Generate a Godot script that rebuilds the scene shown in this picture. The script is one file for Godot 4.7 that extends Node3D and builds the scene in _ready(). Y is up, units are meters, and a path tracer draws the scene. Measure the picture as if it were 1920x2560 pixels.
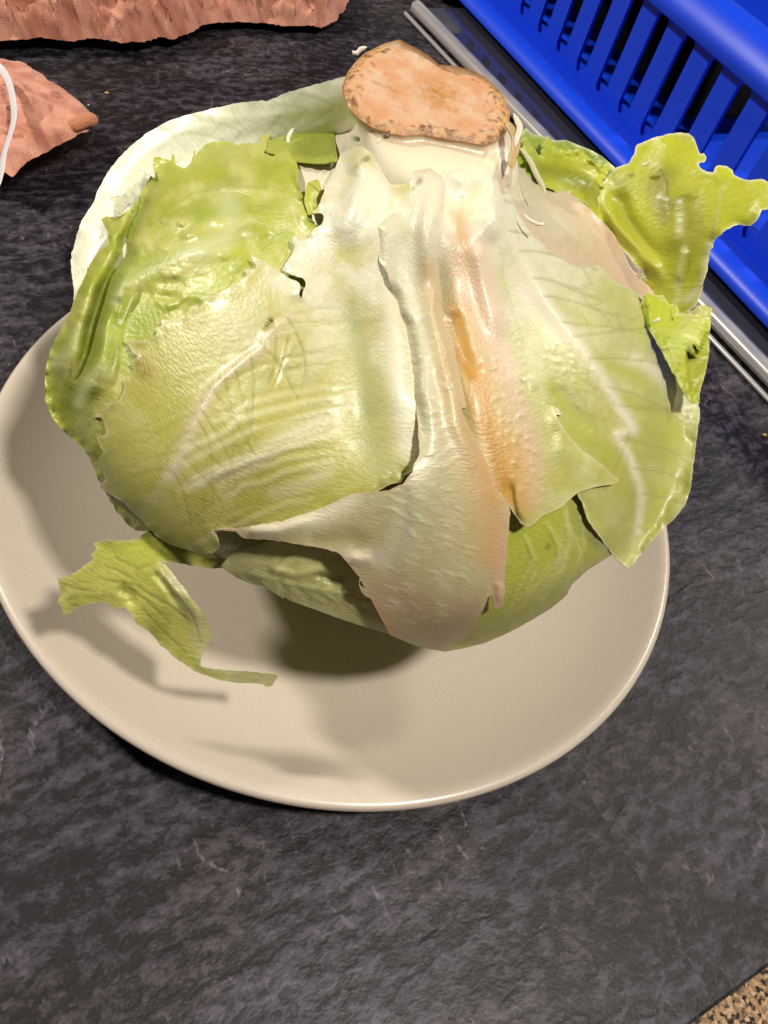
extends Node3D

# A head of iceberg lettuce, stem up, on a cream plate on a slate worktop slab; a blue basket and terracotta cloths behind.

const FOCAL := 2000.0                      # of a picture 1920 x 2560
const EYE := Vector3(0.01861, 0.25043, 0.20087)
const PITCH := 0.90261
const ROLL := 0.34548
const ALONG := Vector3(0.68218, 0, 0.73119)   # the direction of the basket and tray edges
const ACROSS := Vector3(0.73119, 0, -0.68218) # the direction of the slab's front edge

var cam_x: Vector3
var cam_y: Vector3
var cam_z: Vector3
var rng := RandomNumberGenerator.new()
var names := {}

func _ready() -> void:
	rng.seed = 7
	set_camera_and_light()
	profile_table()
	depth_table()
	rib_places()
	make_materials()
	worktop()
	plate()
	tray()
	basket()
	bowl()
	cloths()
	strap()
	lettuce()
	crumbs()

# ---------------------------------------------------------------- camera and light

func set_camera_and_light() -> void:
	var cp := cos(PITCH)
	var sp := sin(PITCH)
	var fwd := Vector3(0, -sp, -cp)
	var up := Vector3(0, cp, -sp)
	cam_x = Vector3.RIGHT * cos(ROLL) + up * sin(ROLL)
	cam_y = -Vector3.RIGHT * sin(ROLL) + up * cos(ROLL)
	cam_z = -fwd
	var cam := Camera3D.new()
	cam.name = "camera"
	cam.transform = Transform3D(Basis(cam_x, cam_y, cam_z), EYE)
	cam.fov = rad_to_deg(2.0 * atan(1280.0 / FOCAL))
	cam.near = 0.02
	cam.far = 30.0
	add_child(cam)
	cam.current = true
	var we := WorldEnvironment.new()
	we.name = "environment"
	var env := Environment.new()
	env.background_mode = Environment.BG_COLOR
	env.background_color = Color(0.62, 0.58, 0.55)
	env.background_energy_multiplier = 0.17
	env.ambient_light_source = Environment.AMBIENT_SOURCE_DISABLED
	env.tonemap_mode = Environment.TONE_MAPPER_LINEAR
	env.tonemap_exposure = 1.0
	env.sdfgi_enabled = true
	env.ssao_enabled = true
	env.ssil_enabled = true
	we.environment = env
	add_child(we)
	for l in [[Vector3(-1.02, 0.86, -0.12), 1.5, Color(1.0, 0.965, 0.92), 0.05], [Vector3(0.48, 1.2, 0.26), 1.5, Color(1.0, 0.965, 0.92), 0.06], [Vector3(0.94, 1.2, -0.88), 0.85, Color(1.0, 0.965, 0.92), 0.07]]:
		var o := OmniLight3D.new()
		o.name = "ceiling_lamp_light"
		o.position = l[0]
		o.light_energy = l[1]
		o.light_color = l[2]
		o.light_size = l[3]
		o.omni_range = 8.0
		o.omni_attenuation = 2.0
		o.shadow_enabled = true
		add_child(o, true)

func ray(x: float, y: float) -> Vector3:
	return cam_x * ((x - 960.0) / FOCAL) - cam_y * ((y - 1280.0) / FOCAL) - cam_z

func at_height(x: float, y: float, h: float) -> Vector3:
	var r := ray(x, y)
	return EYE + r * ((h - EYE.y) / r.y)

# ---------------------------------------------------------------- small helpers

func numbered(called: String) -> String:
	names[called] = names.get(called, 0) + 1
	return called if names[called] == 1 else "%s_%03d" % [called, names[called] - 1]

func thing(called: String, label: String, category: String, at := Vector3.ZERO, group := "") -> Node3D:
	var o := Node3D.new()
	o.name = numbered(called)
	o.position = at
	add_child(o)
	o.set_meta("label", label)
	o.set_meta("category", category)
	if group:
		o.set_meta("group", group)
	return o

func piece(called: String, mesh: Mesh, mat: Material, parent: Node3D, shift := Vector3.ZERO) -> MeshInstance3D:
	var o := MeshInstance3D.new()
	o.name = called
	o.mesh = mesh
	o.material_override = mat
	o.position = shift
	o.cast_shadow = GeometryInstance3D.SHADOW_CASTING_SETTING_DOUBLE_SIDED
	parent.add_child(o, true)
	return o

func struct(called: String, mesh: Mesh, mat: Material) -> MeshInstance3D:
	var o := piece(called, mesh, mat, self)
	o.set_meta("kind", "structure")
	return o

func lin(r: float, g: float, b: float) -> Color:
	return Color(r, g, b).linear_to_srgb()

func pv(a: Array) -> PackedVector2Array:
	var p := PackedVector2Array()
	for i in range(0, a.size(), 2):
		p.append(Vector2(a[i], a[i + 1]))
	return p

func noise(freq: float, kind := FastNoiseLite.TYPE_SIMPLEX_SMOOTH, oct := 3, sd := 1) -> FastNoiseLite:
	var n := FastNoiseLite.new()
	n.noise_type = kind
	n.frequency = freq
	n.seed = sd
	n.fractal_type = FastNoiseLite.FRACTAL_FBM if oct > 1 else FastNoiseLite.FRACTAL_NONE
	n.fractal_octaves = oct
	return n

func tex(n: FastNoiseLite, size: int, ramp: Array = [], invert := false) -> NoiseTexture2D:
	var t := NoiseTexture2D.new()
	t.width = size
	t.height = size
	t.seamless = true
	t.noise = n
	t.invert = invert
	if ramp.size():
		var g := Gradient.new()
		g.offsets = PackedFloat32Array(ramp[0])
		var c := PackedColorArray()
		for k in ramp[1]:
			c.append(k)
		g.colors = c
		t.color_ramp = g
	return t

# a lathe round the y axis: points (r, y) from the outside in; smooth normals, split where split[i]
func lathe(p: PackedVector2Array, seg := 96) -> ArrayMesh:
	var st := SurfaceTool.new()
	st.begin(Mesh.PRIMITIVE_TRIANGLES)
	var n := p.size()
	for j in n:
		for i in seg + 1:
			var a := TAU * i / seg
			st.set_uv(Vector2(float(i) / seg, p[j].x * 4.0))
			st.add_vertex(Vector3(cos(a) * p[j].x, p[j].y, sin(a) * p[j].x))
	for j in n - 1:
		for i in seg:
			var a := j * (seg + 1) + i
			var b := a + seg + 1
			for k in [a, b, a + 1, a + 1, b, b + 1]:
				st.add_index(k)
	st.generate_normals()
	return st.commit()

# a closed outline in (across, up) swept along one axis, with flat sides and end caps
func sweep(outline: PackedVector2Array, length: float, smooth := true) -> ArrayMesh:
	var st := SurfaceTool.new()
	st.begin(Mesh.PRIMITIVE_TRIANGLES)
	var n := outline.size()
	if Geometry2D.is_polygon_clockwise(outline):
		outline.reverse()
	st.set_smooth_group(0 if smooth else -1)
	for i in n:
		var a := outline[i]
		var b := outline[(i + 1) % n]
		var q := [Vector3(0, a.y, a.x), Vector3(0, b.y, b.x), Vector3(length, b.y, b.x), Vector3(length, a.y, a.x)]
		for k in [0, 1, 2, 0, 2, 3]:
			st.add_vertex(q[k])
	st.set_smooth_group(-1)
	var tri := Geometry2D.triangulate_polygon(outline)
	for k in range(0, tri.size(), 3):
		for e in 2:
			for m in ([0, 2, 1] if e == 0 else [0, 1, 2]):
				var v := outline[tri[k + m]]
				st.add_vertex(Vector3(length * e, v.y, v.x))
	st.generate_normals()
	return st.commit()

func tube(path: Array, radius: float, flat := 1.0, sides := 8, colour := Color(1, 1, 1)) -> ArrayMesh:
	var st := SurfaceTool.new()
	st.begin(Mesh.PRIMITIVE_TRIANGLES)
	var c := Curve3D.new()
	for i in path.size():
		var t: Vector3 = (path[mini(i + 1, path.size() - 1)] - path[maxi(i - 1, 0)]) * 0.18
		c.add_point(path[i], -t, t)
	c.bake_interval = 0.0015
	var pts := c.get_baked_points()
	var n := pts.size()
	var side := Vector3.ZERO
	for j in n:
		var dir := (pts[mini(j + 1, n - 1)] - pts[maxi(j - 1, 0)]).normalized()
		var u := dir.cross(cam_z).normalized() if side == Vector3.ZERO else (side - dir * side.dot(dir)).normalized()
		side = u
		var v := dir.cross(u).normalized()
		var end := minf(1.0, minf(j, n - 1 - j) / 4.0)
		var r := radius * sqrt(end * (2.0 - end)) + 0.00002
		for i in sides:
			var a := TAU * i / sides
			st.set_color(colour)
			st.add_vertex(pts[j] + u * cos(a) * r + v * sin(a) * r * flat)
	for j in n - 1:
		for i in sides:
			var a := j * sides + i
			var b := j * sides + (i + 1) % sides
			for k in [a, b, a + sides, b, b + sides, a + sides]:
				st.add_index(k)
	st.generate_normals()
	return st.commit()

# ---------------------------------------------------------------- the head's body: a radius for every height, and how far the eye sees it

var prof := PackedFloat32Array()

func profile_table() -> void:
	var c := Curve.new()
	c.min_value = 0.0
	c.max_value = 1.0
	c.bake_resolution = 400
	var hs := [0.004, 0.008, 0.02, 0.04, 0.06, 0.08, 0.10, 0.115, 0.125, 0.132, 0.14, 0.15, 0.16]
	var rs := [0.0, 0.035, 0.066, 0.088, 0.098, 0.097, 0.084, 0.064, 0.0455, 0.0335, 0.0250, 0.0208, 0.0198]
	var n := hs.size()
	for k in 321:
		var h := k * 0.0005
		var i := 0
		while i < n - 2 and h > hs[i + 1]:
			i += 1
		var t := clampf((h - hs[i]) / (hs[i + 1] - hs[i]), 0, 1)
		var m0: float = (rs[i + 1] - rs[maxi(i - 1, 0)]) / (hs[i + 1] - hs[maxi(i - 1, 0)]) * (hs[i + 1] - hs[i])
		var m1: float = (rs[mini(i + 2, n - 1)] - rs[i]) / (hs[mini(i + 2, n - 1)] - hs[i]) * (hs[i + 1] - hs[i])
		prof.append(maxf(0.0, (2 * t * t * t - 3 * t * t + 1) * rs[i] + (t * t * t - 2 * t * t + t) * m0 + (3 * t * t - 2 * t * t * t) * rs[i + 1] + (t * t * t - t * t) * m1))

func body_gap(p: Vector3, with_stem: bool) -> float:
	if p.y < 0.004 or p.y > (0.195 if with_stem else 0.122):
		return 0.05
	var k := p.y * 2000.0
	var i := mini(int(k), 320)
	return sqrt(p.x * p.x + p.z * p.z) - lerpf(prof[i], prof[mini(i + 1, 320)], minf(k - i, 1.0))

const DX0 := -60.0
const DY0 := 90.0
const DSTEP := 22.0
const DNX := 96
const DNY := 88
var depth := PackedFloat32Array()

func depth_table() -> void:
	depth.resize(DNX * DNY)
	for j in DNY:
		for i in DNX:
			var d := ray(DX0 + i * DSTEP, DY0 + j * DSTEP)
			var t := 0.16
			var best := 9.0
			var best_t := 0.25
			var found := -1.0
			while t < 0.34:
				var p := EYE + d * t
				var g := body_gap(p, true)
				if g < 0.0:
					var a := t - 0.004
					var b := t
					for k in 9:
						var m := (a + b) * 0.5
						if body_gap(EYE + d * m, true) < 0.0:
							b = m
						else:
							a = m
					found = a
					break
				g = body_gap(p, false)
				if g < best and p.y < 0.12:
					best = g
					best_t = t
				t += 0.004
			if found < 0.0:
				var a := best_t - 0.004
				var b := best_t + 0.004
				for k in 10:
					var m0 := lerpf(a, b, 0.38)
					var m1 := lerpf(a, b, 0.62)
					if body_gap(EYE + d * m0, false) < body_gap(EYE + d * m1, false):
						b = m1
					else:
						a = m0
				found = (a + b) * 0.5
			depth[j * DNX + i] = found
	for turn in 3:                              # ease the crease along the horizon, not at the stem
		var old := depth.duplicate()
		for j in range(1, DNY - 1):
			for i in range(1, DNX - 1):
				var x := DX0 + i * DSTEP
				var y := DY0 + j * DSTEP
				if x > 770.0 and x < 1300.0 and y < 470.0:
					continue
				var o := j * DNX + i
				depth[o] = old[o] * 0.4 + 0.15 * (old[o - 1] + old[o + 1] + old[o - DNX] + old[o + DNX])

func body_depth(x: float, y: float) -> float:
	var u := clampf((x - DX0) / DSTEP, 1.0, DNX - 2.01)
	var v := clampf((y - DY0) / DSTEP, 1.0, DNY - 2.01)
	var i := int(u)
	var j := int(v)
	u -= i
	v -= j
	var r := [0.0, 0.0, 0.0, 0.0]
	for k in 4:
		var o := (j - 1 + k) * DNX + i
		r[k] = cubic_interpolate(depth[o], depth[o + 1], depth[o - 1], depth[o + 2], u)
	return cubic_interpolate(r[1], r[2], r[0], r[3], v)

# a thin-plate surface through (x, y, depth) points: for leaves that stand off the head
func plate_fit(c: Array) -> PackedFloat64Array:
	var n := c.size() / 3
	var m := n + 3
	var a := []
	for i in m:
		var row := PackedFloat64Array()
		row.resize(m + 1)
		a.append(row)
	for i in n:
		var x: float = c[i * 3] * 0.001
		var y: float = c[i * 3 + 1] * 0.001
		for j in n:
			a[i][j] = tps((x - c[j * 3] * 0.001) ** 2 + (y - c[j * 3 + 1] * 0.001) ** 2)
		a[i][i] += 0.0004
		a[i][n] = 1.0
		a[i][n + 1] = x
		a[i][n + 2] = y
		a[n][i] = 1.0
		a[n + 1][i] = x
		a[n + 2][i] = y
		a[i][m] = c[i * 3 + 2]
	for i in m:
		var p := i
		for j in range(i, m):
			if absf(a[j][i]) > absf(a[p][i]):
				p = j
		var sw = a[i]
		a[i] = a[p]
		a[p] = sw
		for j in m:
			if j != i and a[j][i] != 0.0:
				var f: float = a[j][i] / a[i][i]
				for k in range(i, m + 1):
					a[j][k] -= f * a[i][k]
	var w := PackedFloat64Array()
	for i in m:
		w.append(a[i][m] / a[i][i])
	return w

func tps(r2: float) -> float:
	return r2 * log(r2 + 1e-9)

func plate_depth(c: Array, w: PackedFloat64Array, x: float, y: float) -> float:
	var n := c.size() / 3
	var u := x * 0.001
	var v := y * 0.001
	var s: float = w[n] + w[n + 1] * u + w[n + 2] * v
	for j in n:
		s += w[j] * tps((u - c[j * 3] * 0.001) ** 2 + (v - c[j * 3 + 1] * 0.001) ** 2)
	return s

# ---------------------------------------------------------------- sheets: an outline filled with a fine grid, given relief, colour and thickness

# weights of a soft line over the grid: 1 on the line, falling off over its width
func soft_line(g: Dictionary, line: PackedVector2Array, w0: float, w1: float, into: PackedFloat32Array, fade := false) -> PackedFloat32Array:
	into.fill(0.0)
	var total := 0.0
	for k in line.size() - 1:
		total += line[k].distance_to(line[k + 1])
	var run := 0.0
	var nx: int = g.nx
	for k in line.size() - 1:
		var a := line[k]
		var b := line[k + 1]
		var ab := b - a
		var len2 := maxf(ab.length_squared(), 0.01)
		var wm := maxf(w0, w1) * 2.2
		var i0 := maxi(0, int((minf(a.x, b.x) - wm - g.x0) / g.step))
		var i1 := mini(nx - 1, int((maxf(a.x, b.x) + wm - g.x0) / g.step) + 1)
		var j0 := maxi(0, int((minf(a.y, b.y) - wm - g.y0) / g.step))
		var j1 := mini(g.ny - 1, int((maxf(a.y, b.y) + wm - g.y0) / g.step) + 1)
		var l := sqrt(len2)
		for j in range(j0, j1 + 1):
			for i in range(i0, i1 + 1):
				var p := Vector2(g.x0 + i * g.step, g.y0 + j * g.step) - a
				var t := clampf(p.dot(ab) / len2, 0.0, 1.0)
				var s := (run + t * l) / total
				var w := lerpf(w0, w1, s)
				var e := (p - ab * t).length_squared() / (w * w)
				if e < 4.8:
					var o := j * nx + i
					var v := exp(-e)
					if fade:
						v *= (0.15 + 0.85 * smoothstep(0.0, 0.16, s)) * (1.0 - smoothstep(0.66, 1.0, s) * 0.92)
					if v > into[o]:
						into[o] = v
		run += l
	return into

# outline points, rounded a little, then roughened by noise in the distance field
func sheet(outline: PackedVector2Array, step: float, place: Callable, f: Dictionary) -> ArrayMesh:
	var lo := outline[0]
	var hi := outline[0]
	for p in outline:
		lo = lo.min(p)
		hi = hi.max(p)
	var x0 := lo.x - step * 2.0
	var y0 := lo.y - step * 2.0
	var nx := int((hi.x - x0) / step) + 4
	var ny := int((hi.y - y0) / step) + 4
	var n := nx * ny
	var g := {"x0": x0, "y0": y0, "step": step, "nx": nx, "ny": ny}
	var band: float = f.get("band", 40.0) * step / 5.0
	# distance to the outline, positive inside
	var sd := PackedFloat32Array()
	sd.resize(n)
	sd.fill(band * band)
	var m := outline.size()
	for k in m:
		var a := outline[k]
		var ab := outline[(k + 1) % m] - a
		var len2 := maxf(ab.length_squared(), 1e-12)
		var b := a + ab
		var i0 := maxi(0, int((minf(a.x, b.x) - band - x0) / step))
		var i1 := mini(nx - 1, int((maxf(a.x, b.x) + band - x0) / step) + 1)
		var j0 := maxi(0, int((minf(a.y, b.y) - band - y0) / step))
		var j1 := mini(ny - 1, int((maxf(a.y, b.y) + band - y0) / step) + 1)
		for j in range(j0, j1 + 1):
			for i in range(i0, i1 + 1):
				var p := Vector2(x0 + i * step, y0 + j * step) - a
				var e := (p - ab * clampf(p.dot(ab) / len2, 0.0, 1.0)).length_squared()
				if e < sd[j * nx + i]:
					sd[j * nx + i] = e
	for j in ny:
		var y := y0 + j * step + step * 0.0137
		var xs := PackedFloat32Array()
		for k in m:
			var a := outline[k]
			var b := outline[(k + 1) % m]
			if (a.y > y) != (b.y > y):
				xs.append(a.x + (b.x - a.x) * (y - a.y) / (b.y - a.y))
		xs.sort()
		var q := 0
		for i in nx:
			var x := x0 + i * step
			while q < xs.size() and xs[q] < x:
				q += 1
			var o := j * nx + i
			sd[o] = sqrt(sd[o]) * (1.0 if q % 2 else -1.0)
	var jag: float = f.get("jag", 0.0)
	if jag > 0.0:
		var jn := noise(f.get("jag_freq", 0.05), FastNoiseLite.TYPE_SIMPLEX_SMOOTH, 2, 5)
		for o in n:
			if absf(sd[o]) < band * 0.9:
				sd[o] += jn.get_noise_2d(x0 + (o % nx) * step, y0 + (o / nx) * step) * jag * (1.0 - absf(sd[o]) / (band * 0.9))
	# which grid points matter
	var need := PackedByteArray()
	need.resize(n)
	for o in n:
		need[o] = 1 if sd[o] > -1.6 * step else 0
	# lift towards the eye, and colour
	var lift := PackedFloat32Array()
	lift.resize(n)
	var col := PackedColorArray()
	col.resize(n)
	var base: Callable = f.colour
	var ctl: Array = f.get("lift", [])
	var flat: float = f.get("base_lift", 0.0)
	var frill: float = f.get("frill", 0.0)
	var frill_depth: float = f.get("frill_depth", 40.0)
	var fn := noise(f.get("frill_freq", 0.02), FastNoiseLite.TYPE_SIMPLEX_SMOOTH, 2, 11)
	var edge_drop: float = f.get("edge_drop", 0.0)
	for o in n:
		if need[o] == 0:
			continue
		var x := x0 + (o % nx) * step
		var y := y0 + (o / nx) * step
		var h := flat
		for k in range(0, ctl.size(), 4):
			h += ctl[k + 2] * exp(-((x - ctl[k]) ** 2 + (y - ctl[k + 1]) ** 2) / (ctl[k + 3] * ctl[k + 3]))
		if frill > 0.0:
			h += 0.5 * frill * fn.get_noise_2d(x, y) * maxf(exp(-maxf(sd[o], 0.0) / frill_depth) - exp(-band * 0.95 / frill_depth), 0.0) / (1.0 - exp(-band * 0.95 / frill_depth))
		if edge_drop != 0.0:
			h -= edge_drop * exp(-maxf(sd[o], 0.0) / frill_depth)
		lift[o] = h
		col[o] = base.call(x, y, sd[o])
	var tmp := PackedFloat32Array()
	tmp.resize(n)
	for r in f.get("ridges", []):            # [height, width at start, width at end, line]
		tmp = soft_line(g, r[3], r[1], r[2], tmp, true)
		var h: float = r[0]
		for o in n:
			if tmp[o] > 0.0:
				lift[o] += h * 0.40 * tmp[o]
	for r in f.get("cliffs", []):            # [height, outline, from, to]: a region that stands proud, more so from one point to the other
		var poly: PackedVector2Array = r[1]
		var a: Vector2 = r[2]
		var ab: Vector2 = r[3] - a
		for o in n:
			if need[o]:
				var p := Vector2(x0 + (o % nx) * step, y0 + (o / nx) * step)
				if Geometry2D.is_point_in_polygon(p, poly):
					lift[o] += r[0] * 0.85 * smoothstep(0.0, 1.0, (p - a).dot(ab) / ab.length_squared())
	for s in f.get("strokes", []):           # [colour, strength, width at start, width at end, line]
		tmp = soft_line(g, s[4], s[2], s[3], tmp)
		var c: Color = s[0]
		var k: float = s[1]
		for o in n:
			if tmp[o] > 0.0:
				col[o] = col[o].lerp(c, minf(1.0, k * tmp[o]))
	if f.has("edge_colour"):
		var ew: float = f.get("edge_width", 6.0)
		for o in n:
			if need[o] and sd[o] < ew * 2.5:
				col[o] = col[o].lerp(f.edge_colour, f.get("edge_strength", 0.6) * exp(-maxf(sd[o], 0.0) / ew))
	# points
	var pos := PackedVector3Array()
	var pc := PackedColorArray()
	var psd := PackedFloat32Array()
	var idx := PackedInt32Array()
	idx.resize(n)
	idx.fill(-1)
	for o in n:
		if sd[o] > 0.0:
			idx[o] = pos.size()
			pos.append(place.call(x0 + (o % nx) * step, y0 + (o / nx) * step, lift[o]))
			pc.append(col[o])
			psd.append(sd[o])
	var cross := {}
	var tris := PackedInt32Array()
	var rim := PackedInt32Array()
	var corner := [0, 1, nx + 1, nx]
	for j in ny - 1:
		for i in nx - 1:
			var o := j * nx + i
			var inside := 0
			for k in 4:
				if sd[o + corner[k]] > 0.0:
					inside += 1
			if inside == 0:
				continue
			if inside == 4:
				tris.append_array(PackedInt32Array([idx[o], idx[o + 1], idx[o + nx + 1], idx[o], idx[o + nx + 1], idx[o + nx]]))
				continue
			var loop := []
			var cuts := []
			for k in 4:
				var a: int = o + corner[k]
				var b: int = o + corner[(k + 1) % 4]
				if sd[a] > 0.0:
					loop.append(idx[a])
				if (sd[a] > 0.0) != (sd[b] > 0.0):
					var key := mini(a, b) * 4 + (1 if absi(a - b) == 1 else 2)
					if not cross.has(key):
						var t := sd[a] / (sd[a] - sd[b])
						cross[key] = pos.size()
						pos.append(place.call(x0 + lerpf(a % nx, b % nx, t) * step, y0 + lerpf(a / nx, b / nx, t) * step, lerpf(lift[a], lift[b], t)))
						pc.append(col[a].lerp(col[b], t))
						psd.append(0.0)
					loop.append(cross[key])
					cuts.append([cross[key], sd[a] > 0.0])
			for k in range(1, loop.size() - 1):
				tris.append_array(PackedInt32Array([loop[0], loop[k], loop[k + 1]]))
			for k in cuts.size():
				if cuts[k][1]:
					rim.append(cuts[k][0])
					rim.append(cuts[(k + 1) % cuts.size()][0])
	# normals, then the back face one thickness behind, then the edge
	var c0 := pos.size()
	var nor := PackedVector3Array()
	nor.resize(c0)
	for k in range(0, tris.size(), 3):
		var a := tris[k]
		var b := tris[k + 1]
		var c := tris[k + 2]
		var w := (pos[c] - pos[a]).cross(pos[b] - pos[a])
		nor[a] += w
		nor[b] += w
		nor[c] += w
	var thick: float = f.get("thick", 0.0008)
	var taper: float = f.get("taper", 12.0)
	var vt := pos.duplicate()
	for k in c0:
		nor[k] = nor[k].normalized()
		vt[k] = pos[k] - nor[k] * thick * (0.3 + 0.7 * clampf(psd[k] / taper, 0.0, 1.0))
	var V := pos.duplicate()
	V.append_array(vt)
	var N := nor.duplicate()
	for k in c0:
		N.append(-nor[k])
	var CC := pc.duplicate()
	CC.append_array(pc)
	var T := tris.duplicate()
	for k in range(0, tris.size(), 3):
		T.append(tris[k] + c0)
		T.append(tris[k + 2] + c0)
		T.append(tris[k + 1] + c0)
	for k in range(0, rim.size(), 2):
		var a := rim[k]
		var b := rim[k + 1]
		var out := (pos[b] - pos[a]).cross(nor[a]).normalized()
		if out == Vector3.ZERO:
			continue
		var s := V.size()
		for q in [pos[a], pos[b], vt[b], vt[a]]:
			V.append(q)
		# the side faces away from the sheet
		var w := (V[s + 2] - V[s]).cross(V[s + 1] - V[s])
		for q in [a, b, b, a]:
			N.append(out if w.dot(out) > 0.0 else -out)
			CC.append(pc[q])
		T.append_array(PackedInt32Array([s, s + 1, s + 2, s, s + 2, s + 3]))
	var UV := PackedVector2Array()
	UV.resize(V.size())
	var uvf: Callable = f.get("uv", around_uv)
	for k in V.size():
		UV[k] = uvf.call(V[k])
	var arr := []
	arr.resize(Mesh.ARRAY_MAX)
	arr[Mesh.ARRAY_VERTEX] = V
	arr[Mesh.ARRAY_NORMAL] = N
	arr[Mesh.ARRAY_COLOR] = CC
	arr[Mesh.ARRAY_TEX_UV] = UV
	arr[Mesh.ARRAY_INDEX] = T
	var me := ArrayMesh.new()
	me.add_surface_from_arrays(Mesh.PRIMITIVE_TRIANGLES, arr)
	return me

# round the head's axis and down from the stem, in metres
func around_uv(p: Vector3) -> Vector2:
	return Vector2(atan2(p.x, p.z) * 0.07, Vector2(sqrt(p.x * p.x + p.z * p.z), p.y - 0.06).length() * 0.3 - p.y)

func flat_uv(p: Vector3) -> Vector2:
	return Vector2(p.dot(ALONG), p.dot(ACROSS))

# ---------------------------------------------------------------- materials

var M := {}

func mat(called: String, c: Color, rough: float, extra := {}) -> StandardMaterial3D:
	var m := StandardMaterial3D.new()
	m.resource_name = called
	m.albedo_color = c
	m.roughness = rough
	for k in extra:
		m.set(k, extra[k])
	M[called] = m
	return m

func make_materials() -> void:
	slate()
	var gn := noise(0.055, FastNoiseLite.TYPE_CELLULAR, 2, 4)
	gn.cellular_return_type = FastNoiseLite.RETURN_CELL_VALUE
	gn.cellular_jitter = 1.0
	gn.domain_warp_enabled = true
	gn.domain_warp_amplitude = 12.0
	gn.domain_warp_frequency = 0.05
	mat("granite", Color(1, 1, 1), 0.25, {"albedo_texture": tex(gn, 512, [[0.0, 0.28, 0.3, 0.45, 0.6, 0.75, 1.0], [lin(0.01, 0.009, 0.008), lin(0.03, 0.02, 0.015), lin(0.12, 0.075, 0.04), lin(0.25, 0.16, 0.085), lin(0.38, 0.24, 0.13), lin(0.5, 0.33, 0.2), lin(0.62, 0.45, 0.3)]]), "uv1_triplanar": true, "uv1_scale": Vector3(26, 26, 26)})
	mat("slab_edge", lin(0.035, 0.03, 0.03), 0.45)
	var speck := tex(noise(0.09, FastNoiseLite.TYPE_SIMPLEX, 4, 2), 512, [[0.0, 0.42, 1.0], [lin(0.505, 0.44, 0.36), lin(0.545, 0.475, 0.39), lin(0.57, 0.50, 0.415)]])
	mat("glaze", Color(1, 1, 1), 0.34, {"albedo_texture": speck, "uv1_triplanar": true, "uv1_scale": Vector3(16, 16, 16), "clearcoat_enabled": true, "clearcoat": 0.35, "clearcoat_roughness": 0.2})
	# leaves: colour from the mesh, crinkle from noise drawn out across the leaf
	var cn := noise(0.030, FastNoiseLite.TYPE_SIMPLEX_SMOOTH, 4, 14)
	cn.domain_warp_enabled = true
	cn.domain_warp_amplitude = 20.0
	cn.domain_warp_frequency = 0.012
	var crinkle := tex(cn, 1024)
	mat("leaf_white", Color(1, 1, 1), 0.38, {"clearcoat_enabled": true, "clearcoat": 0.08, "clearcoat_roughness": 0.18, "vertex_color_use_as_albedo": true, "heightmap_enabled": true, "heightmap_texture": crinkle, "heightmap_scale": 0.008, "uv1_scale": Vector3(16, 44, 1), "backlight_enabled": true, "backlight": Color(0.55, 0.55, 0.42)})
	mat("leaf_green", Color(1, 1, 1), 0.40, {"clearcoat_enabled": true, "clearcoat": 0.08, "clearcoat_roughness": 0.2, "vertex_color_use_as_albedo": true, "heightmap_enabled": true, "heightmap_texture": crinkle, "heightmap_scale": 0.012, "uv1_scale": Vector3(18, 26, 1), "backlight_enabled": true, "backlight": Color(0.62, 0.64, 0.45)})
	mat("leaf_head", Color(1, 1, 1), 0.42, {"vertex_color_use_as_albedo": true, "heightmap_enabled": true, "heightmap_texture": crinkle, "heightmap_scale": 0.025, "uv1_scale": Vector3(40, 12, 1)})
	mat("stem_side", Color(1, 1, 1), 0.33, {"vertex_color_use_as_albedo": true, "subsurf_scatter_enabled": true, "subsurf_scatter_strength": 0.08, "heightmap_enabled": true, "heightmap_texture": crinkle, "heightmap_scale": 0.006, "uv1_scale": Vector3(20, 20, 1)})
	mat("stem_cut", Color(1, 1, 1), 0.45, {"vertex_color_use_as_albedo": true, "heightmap_enabled": true, "heightmap_texture": tex(noise(0.03, FastNoiseLite.TYPE_SIMPLEX, 5, 31), 512), "heightmap_scale": 0.06, "uv1_triplanar": true, "uv1_scale": Vector3(22, 22, 22)})
	mat("blue_plastic", lin(0.003, 0.050, 0.68), 0.42)
	mat("slot_black", lin(0.003, 0.003, 0.004), 0.9, {"metallic_specular": 0.1})  # for the dark sheet added behind the basket slots
	mat("tray_sheet", lin(0.03, 0.03, 0.045), 0.07)
	mat("tray_bar", lin(0.62, 0.61, 0.60), 0.25, {"metallic": 0.6})
	mat("bowl_glass", lin(0.55, 0.55, 0.46), 0.2)
	var weave := tex(noise(0.05, FastNoiseLite.TYPE_SIMPLEX_SMOOTH, 3, 6), 512)
	mat("cloth", Color(1, 1, 1), 0.85, {"vertex_color_use_as_albedo": true, "rim_enabled": true, "rim": 0.35, "rim_tint": 0.8, "heightmap_enabled": true, "heightmap_texture": weave, "heightmap_scale": 0.05, "uv1_triplanar": true, "uv1_scale": Vector3(26, 40, 26), "backlight_enabled": true, "backlight": Color(0.2, 0.2, 0.2)})
	mat("ribbon", lin(0.75, 0.70, 0.72), 0.25, {"backlight_enabled": true, "backlight": Color(0.6, 0.6, 0.6)})
	mat("crumb", lin(0.35, 0.22, 0.05), 0.6)
	mat("pale_crumb", lin(0.6, 0.6, 0.55), 0.5)
	mat("scrap", Color(1, 1, 1), 0.38, {"vertex_color_use_as_albedo": true, "backlight_enabled": true, "backlight": Color(0.4, 0.4, 0.3)})

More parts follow.
